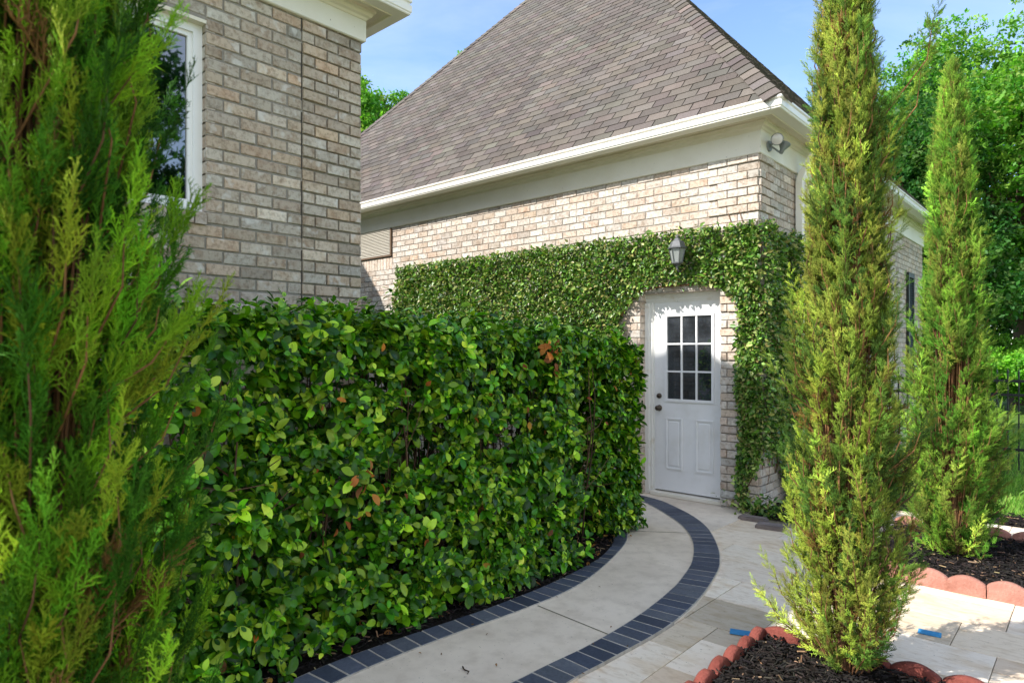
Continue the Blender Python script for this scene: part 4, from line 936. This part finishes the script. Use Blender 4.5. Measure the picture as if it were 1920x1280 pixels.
# junipers ------------------------------------------------------------------
def sprig_template(seed, fine=False):
    rng = np.random.default_rng(seed); V = []; T = []; tm = []; n = 0
    def cone(p0, p1, r, t0, t1):
        nonlocal n
        d = norm(p1 - p0); a = norm(np.cross(d, np.array([.3, .2, .9]))); b = np.cross(d, a)
        ring = [math.cos(k * 2.094) * a + math.sin(k * 2.094) * b for k in range(3)]
        if fine:
            m = p0 + (p1 - p0) * .55
            V.extend([p0 + r * .75 * q for q in ring] + [m + r * q for q in ring] + [p1]); tm.extend([t0] * 3 + [(t0 + t1) / 2] * 3 + [t1])
            for k in range(3):
                j = (k + 1) % 3; T.extend([(n + k, n + j, n + 3 + j), (n + k, n + 3 + j, n + 3 + k), (n + 3 + k, n + 3 + j, n + 6)])
            n += 7
        else:
            V.extend([p0 + r * q for q in ring] + [p1]); tm.extend([t0] * 3 + [t1])
            for k in range(3): T.append((n + k, n + (k + 1) % 3, n + 3))
            n += 4
    bend = rng.normal(0, .12, 2)
    ax = lambda t: np.array([bend[0] * t * t, t, bend[1] * t * t])
    N = 10
    for k in range(4): cone(ax(k / 4), ax(min((k + 1.15) / 4, 1.04)), .018 * (1 - .15 * k), .75 + .1 * k, .85 + .1 * k)
    for i in range(N):
        t = .08 + .86 * i / N; side = 1 if i % 2 else -1; roll = rng.normal(0, 1.0)
        ln = (.40 * (1 - t) ** .8 + .10) * rng.uniform(.75, 1.2); an = rng.uniform(.38, .66)
        d = np.array([side * math.sin(an) * math.cos(roll), math.cos(an), side * math.sin(an) * math.sin(roll)]); p0 = ax(t); p1 = p0 + d * ln + np.array([0, ln * .15, 0])
        cone(p0, p1, .019, .85, 1.2)
        for q in range(3):
            tt = .3 + .22 * q; s2 = 1 if q % 2 else -1; pp = p0 + (p1 - p0) * tt; x = norm(np.cross(d, np.array([0, 0, 1.0]))) * s2
            d2 = norm(d * .8 + x * .55 + rng.normal(0, .4, 3)); cone(pp, pp + d2 * ln * rng.uniform(.28, .5), .016, .95, 1.25)
    return np.array(V), np.array(T), np.array(tm)
SPR = [sprig_template(i) for i in range(6)]
def juniper(base, Ht, Rf, nplume, seed, label, fine=False, size=.125, cols=None, ppl=15, lean=(0, 0), extra=(), zmin=.05, brown=.05, trunk_r=.035, browncol=None):
    rng = np.random.default_rng(seed); bx, by = base
    tree = empty('juniper_tree', (bx, by, 0), label, 'juniper', 'columnar junipers in the garden beds')
    cen = lambda z: np.array([bx + lean[0] * z, by + lean[1] * z, 0]) if np.ndim(z) == 0 else np.stack([bx + lean[0] * z, by + lean[1] * z, 0 * z], -1)
    pl = []
    for i in range(nplume):
        z0 = zmin + (Ht * .95 - zmin) * rng.random() ** 1.0 - .12; az = rng.uniform(0, 2 * math.pi)
        Ln = rng.uniform(.28, .55) * (1 if not fine else 1.0); z1 = min(z0 + Ln * rng.uniform(.75, .97), Ht + .05)
        lump_ = .98 + .25 * math.sin(az * 3 + z0 * 4 + seed) + .18 * math.sin(az * 5 - z0 * 9) + rng.normal(0, .10)
        r0 = Rf(max(z0, .0)) * rng.uniform(.1, .55); r1 = Rf(min(max(z1, 0.), Ht)) * rng.uniform(.62, 1.06) * lump_
        az1 = az + rng.normal(0, .3)
        p0 = np.array([r0 * math.cos(az), r0 * math.sin(az), z0]); p1 = np.array([r1 * math.cos(az1), r1 * math.sin(az1), z1])
        pl.append((p0, p1))
    for (z0, az, r1, z1) in extra: pl.append((np.array([.05 * math.cos(az), .05 * math.sin(az), z0]), np.array([r1 * math.cos(az), r1 * math.sin(az), z1])))
    P, D, Sc, Cc = [], [], [], []; wood = MB()
    for (p0, p1) in pl:
        Lp = np.linalg.norm(p1 - p0); mid = (p0 + p1) / 2; rad = norm(np.array([p1[0], p1[1], 0.0])); mid = mid + rad * .12 * Lp
        n = max(5, int(ppl * Lp / .42)); t = np.sort(rng.uniform(.05, 1.0, n)); t[-1] = 1.0
        q = (1 - t)[:, None] ** 2 * p0 + 2 * ((1 - t) * t)[:, None] * mid + (t ** 2)[:, None] * p1
        tan = norm(2 * (1 - t)[:, None] * (mid - p0) + 2 * t[:, None] * (p1 - mid))
        off = norm(rng.normal(0, 1, (n, 3)) + rad * .5); off = norm(off - tan * (off * tan).sum(1, keepdims=True))
        d = norm(tan * rng.uniform(.75, 1.5, (n, 1)) + off * (.5 if fine else .95) + np.array([0, 0, .5 if fine else .3])); d[-1] = norm(tan[-1] + np.array([0, 0, .3]))
        z_ok = q[:, 2] + q[:, 2] * 0 > .02
        sc = size * (1.25 - .55 * t) * np.exp(rng.normal(0, .18, n)); base_c = np.array(cols)[rng.integers(len(cols))] * math.exp(rng.normal(0, .32))
        cc = np.clip(base_c[None] * np.exp(rng.normal(0, .12, (n, 1))) * np.exp(rng.normal(0, .05, (n, 3))), 0, 1)
        if rng.random() < brown: cc[: n // 2] = (browncol if browncol is not None else srgb('#8c6a3a'))
        P.append(q[z_ok]); D.append(d[z_ok]); Sc.append(sc[z_ok]); Cc.append(cc[z_ok])
        qq = [p0 * .6 + np.array([0, 0, -.18 * Lp]), p0, mid, p0 * .1 + mid * .3 + p1 * .6]; qq = [np.array([a[0], a[1], max(a[2], .0)]) for a in qq]
        qq = [a + cen(float(a[2])) for a in qq]
        wood.tube(qq, [.004, .004, .003, .0015] if not fine else [.003, .003, .002, .001], 5, col=srgb(rng.choice(['#86623f', '#755339', '#5d4431', '#8f6a45'])), cap=False)
    P = np.vstack(P); D = np.vstack(D); Sc = np.concatenate(Sc); Cc = np.vstack(Cc)
    P = P + cen(P[:, 2]); ids = rng.integers(0, 6, len(P)); fo = MB()
    for k in range(6):
        m = ids == k; tv, tf, tm = SPR[k]
        inst(fo, tv, tf, P[m], frames(D[m], rng), Sc[m], Cc[m], tmul=tm)
    fo.build('crown', M['juniper'], tree, smooth=True)
    for k in range(3):
        a = k * 2.1 + seed; zz = np.linspace(0, Ht * (.93 - .2 * k), 9); off = .03 + .05 * (k > 0)
        wood.tube([cen(float(z)) + np.array([off * math.cos(a) * (1 - z / Ht), off * math.sin(a) * (1 - z / Ht), z]) for z in zz], np.linspace(trunk_r * (1 - .3 * k), .006, 9), 7, col=srgb('#7b5a40'))
    wood.build('trunk', M['bark'], tree)
    return tree
J1 = [srgb(c) for c in ('#96a83e', '#7a9036', '#a9b64c', '#5e7a30', '#9aa044', '#4c6c2c')]
J2 = [srgb(c) for c in ('#78a034', '#629030', '#8cae40', '#50802a', '#7e9c3c', '#909e42')]
J3 = [srgb(c) for c in ('#7ca822', '#588a1c', '#98be30', '#3c6e18', '#8a9c28', '#4a7a1e')]
def prof(pts):
    a = np.array(pts); return lambda z: float(np.interp(z, a[:, 0], a[:, 1]))
t1 = (G(1585, 1262)); t2 = G(1788, 1040)
_Xr = lambda px, Z: ((px - 960) / F * Z)
def cw(px, Z): X = _Xr(px, Z); return (-S_ * Z + C_ * X, C_ * Z + S_ * X)
t1 = cw(1588, 3.22); t2 = cw(1785, 5.02); t3 = cw(15, 1.36)
juniper(t1, 3.72, prof([(0, .19), (.15, .25), (.5, .28), (.95, .295), (1.4, .26), (2.0, .22), (2.6, .175), (3.1, .12), (3.4, .085), (3.75, .02)]), 640, 61, 'tall olive green columnar juniper in front, in the red edged bed by the path', cols=J1, size=.068, ppl=31,
        extra=((2.55, math.radians(5), .42, 3.28), (2.4, math.radians(15), .36, 3.05), (1.2, math.radians(215), .38, 1.55)), brown=.06)
juniper(t2, 3.72, prof([(0, .22), (.2, .33), (.7, .36), (1.2, .33), (1.7, .26), (2.2, .19), (2.7, .15), (3.2, .11), (3.7, .03)]), 640, 62, 'bright green columnar juniper in the rear bed with a rusty brown patch', cols=J2, size=.08, ppl=26, brown=.015, browncol=srgb('#a8602c'))
juniper(t3, 3.3, prof([(0, .28), (.5, .33), (1.2, .32), (1.6, .32), (1.9, .355), (2.1, .335), (2.3, .28), (2.8, .13), (3.3, .04)]), 760, 63, 'blurred green juniper close to the camera at the left edge', fine=True, cols=J3, size=.092, ppl=21, brown=.04, trunk_r=.03)

# ------------------------------------------------------------------ background trees
def leaf_clump(seed, n=16):
    rng = np.random.default_rng(seed); V = []; T = []
    for i in range(n):
        c = rng.normal(0, .33, 3) * np.array([1, 1, .6]); d = norm(rng.normal(0, 1, 3) + np.array([0, 0, -.2])); x = norm(np.cross(d, rng.normal(0, 1, 3) + np.array([0, 0, 1.5])))
        l = rng.uniform(.28, .5); k = len(V); V += [c, c + d * l * .5 - x * l * .3, c + d * l, c + d * l * .5 + x * l * .3]; T += [(k, k + 1, k + 2), (k, k + 2, k + 3)]
    return np.array(V), np.array(T)
CL = [leaf_clump(i) for i in range(6)]
def broad_tree(px, Z, ztop, zbot, rad, n, seed, label, cols, size=.38, group='trees beyond the fence', nb=26, name='broadleaf_tree', cat='tree', at=None):
    rng = np.random.default_rng(seed); bx, by = at or cw(px, Z)
    tree = empty(name, (bx, by, 0), label, cat, group)
    hc = (ztop + zbot) / 2; hh = (ztop - zbot) / 2
    B = []
    while len(B) < nb:                         # boughs: sub-crowns spread through the volume
        q = rng.uniform(-1, 1, 3)
        if .25 < np.linalg.norm(q) < .85: B.append(q)
    B = np.array(B); br = rng.uniform(.24, .42, nb)
    k = rng.integers(0, nb, n); v = norm(rng.normal(0, 1, (n, 3))) * (rng.random((n, 1)) ** .4) * br[k][:, None]
    v[:, 2] *= .75
    P = (B[k] + v) * np.array([rad, rad, hh]) + np.array([bx, by, hc])
    P = P[P[:, 2] > .15]; n = len(P)
    ids = rng.integers(0, 6, n); fo = MB(); col = pick(rng, cols, n, .2); R = frames(rng.normal(0, 1, (n, 3)) * np.array([1, 1, .4]), rng, roll=.4, up=np.tile(np.array([0, 0, 1.0]), (n, 1)))
    for i in range(6):
        m = ids == i; inst(fo, CL[i][0], CL[i][1], P[m], R[m], size * np.exp(rng.normal(0, .22, m.sum())), col[m])
    fo.build('crown', M['treeleaf'], tree)
    tr = MB(); zs = np.linspace(-.05, hc + hh * .4, 7); tr.tube([(bx + .12 * math.sin(z), by + .1 * math.cos(z * 1.3), z) for z in zs], np.linspace(rad * .07, .04, 7), 9, col=srgb('#5b4c40'))
    for i in range(min(nb, 16)):
        e = B[i] * np.array([rad, rad, hh]) + np.array([bx, by, hc]); s_ = np.array([bx, by, max(zbot * .7, .3) + (e[2] - zbot) * .35]); m = (s_ + e) / 2 + np.array([0, 0, .1 * rad]); tr.tube([s_, m, e], [rad * .03, rad * .018, .01], 5, col=srgb('#5b4c40'))
    tr.build('trunk', M['bark'], tree)
    return tree
TB = [srgb(c) for c in ('#5f9430', '#50822a', '#73a43a', '#88b048', '#437426', '#7f9c48')]
TD = [srgb(c) for c in ('#33602a', '#2a5224', '#3d6e2e', '#4a7a34', '#5d7a3e')]
broad_tree(1915, 20.0, 12.5, 2.2, 5.1, 11500, 71, 'large bright green broadleaf tree at the right edge behind the fence', TB, .30, nb=60)
broad_tree(1690, 18.5, 9.6, .8, 2.9, 4600, 72, 'dark green tree between the two tall junipers beyond the garage', TD, .28, nb=40)
broad_tree(1800, 24.0, 9.5, .6, 3.6, 2400, 73, 'shaded dark green tree standing behind the rear juniper', TD, .42, nb=30)
broad_tree(2000, 22.5, 6.6, .6, 3.2, 2800, 78, 'dark tree low at the right edge behind the iron fence, shade put into its leaf colour', TD, .34, nb=28)  # dark leaf tones stand in for the shaded underside of the big tree
broad_tree(1935, 17.5, 2.45, .05, 2.2, 4200, 74, 'low sunlit light green shrub just beyond the iron fence', [srgb(c) for c in ('#7fb53a', '#6aa432', '#93c24a', '#5b942e')], .2, group='shrubs beyond the fence', nb=30, name='shrub', cat='shrub')
broad_tree(1800, 18.5, 2.3, .05, 1.7, 2200, 79, 'low green shrub behind the rear juniper beyond the fence', TB, .15, group='shrubs beyond the fence', nb=24, name='shrub', cat='shrub')
broad_tree(683, 27.0, 12.9, 6.0, 2.2, 1500, 75, 'leafy green treetop directly beside the house corner behind the garage roof', TB, .40, group='treetops behind the garage roof', nb=22)
broad_tree(775, 28.0, 12.9, 6.0, 1.9, 1300, 76, 'leafy green treetop against the left slope of the garage roof', TB, .40, group='treetops behind the garage roof', nb=20)
broad_tree(888, 30.0, 15.4, 8.0, 1.6, 900, 77, 'small green treetop peeking over the upper left roof slope', TB, .36, group='treetops behind the garage roof', nb=16)

broad_tree(0, 0, 11.5, 1.8, 3.6, 2200, 80, 'added unseen dark tree across the garden, giving the house window a dark reflection', TD, .45, group='trees added for the window reflection', nb=26, at=(10.5, 5.0))  # out-of-view tree added to darken what the house window reflects
# ------------------------------------------------------------------ iron fence
fv = 10.6; fence = empty('iron_fence', (-.5, fv, 0), 'thin black iron picket fence behind the rear juniper', 'fence')
for z in (1.20, 1.02, .32): mb = MB(); mb.box((gu1 + .02, fv - .016, z - .016), (4.2, fv + .016, z + .016)); mb.build('rail', M['iron'], fence)
mb = MB(); mb.box((-.008, -.008, .06), (.008, .008, 1.30)); mb.add([(-.012, -.012, 1.30), (.012, -.012, 1.30), (.012, .012, 1.30), (-.012, .012, 1.30), (0, 0, 1.37)], T=[(0, 1, 4), (1, 2, 4), (2, 3, 4), (3, 0, 4)])
pk = mb.build('picket', M['iron'], fence); pk.location = (gu1 + .1 + .5, 0, 0)
for k in range(1, 54):
    o = pk.copy(); COL.objects.link(o); o.parent = fence; o.location = (gu1 + .1 + .5 + k * .113, 0, 0)
for x in (-2.40, 0.06, 2.52):
    mb = MB(); mb.box((x - .03, fv - .03, -.03), (x + .03, fv + .03, 1.36), bev=.004); mb.build('post', M['iron'], fence)

# ------------------------------------------------------------------ grass blades and litter
rng = np.random.default_rng(9)
gt = np.array([(-.5, 0, 0), (.5, 0, 0), (.35, .5, .08), (-.35, .5, .08), (0, 1, .3)]); gf = np.array([(0, 1, 2), (0, 2, 3), (3, 2, 4)])
def grass(n, u0, u1, v0, v1, seed, h=.06):
    rng = np.random.default_rng(seed); mb = MB(); P = np.c_[rng.uniform(u0, u1, n), rng.uniform(v0, v1, n), np.full(n, -.028)]
    R = frames(np.c_[rng.normal(0, .35, (n, 2)), np.ones(n)], rng) * np.array([.006, h, h])[None, None, :]
    inst(mb, gt, gf, P, R, np.exp(rng.normal(0, .3, n)), pick(rng, [srgb(c) for c in ('#6fa03a', '#5a8c30', '#84ae48', '#97b456')], n, .15)); return kind(mb.build('grass', M['grass']), 'stuff')
grass(26000, -1.6, 2.6, 7.86, 10.6, 1); grass(12000, -1.6, 3.5, 10.7, 16, 2, .08)
mb = MB(); n = 130; s = rng.uniform(0, SL, n); P, Nn = hp(s, rng.uniform(-.12, .35, n), np.full(n, .035)); 
d = np.c_[rng.normal(0, 1, (n, 2)), rng.normal(0, .15, n)]; inst(mb, LT2, LF2, P, frames(d, rng, roll=.3, up=np.tile(np.array([0, 0, 1.]), (n, 1))), rng.uniform(.03, .06, n), pick(rng, [srgb('#a5713a'), srgb('#8a5a32'), srgb('#c39a4a'), srgb('#6b4a30')], n, .2))
n = 16; Q = np.array([G(px, py) for px, py in zip(rng.uniform(760, 1300, n), rng.uniform(1050, 1270, n))]); d = np.c_[rng.normal(0, 1, (n, 2)), rng.normal(0, .1, n)]
inst(mb, LT2, LF2, np.c_[Q, np.full(n, .022)], frames(d, rng, roll=.3, up=np.tile(np.array([0, 0, 1.]), (n, 1))), rng.uniform(.008, .02, n), pick(rng, [srgb('#5a4632'), srgb('#7d5c38')], n, .2))
kind(mb.build('leaf_litter', M['dryleaf'], smooth=True), 'stuff')
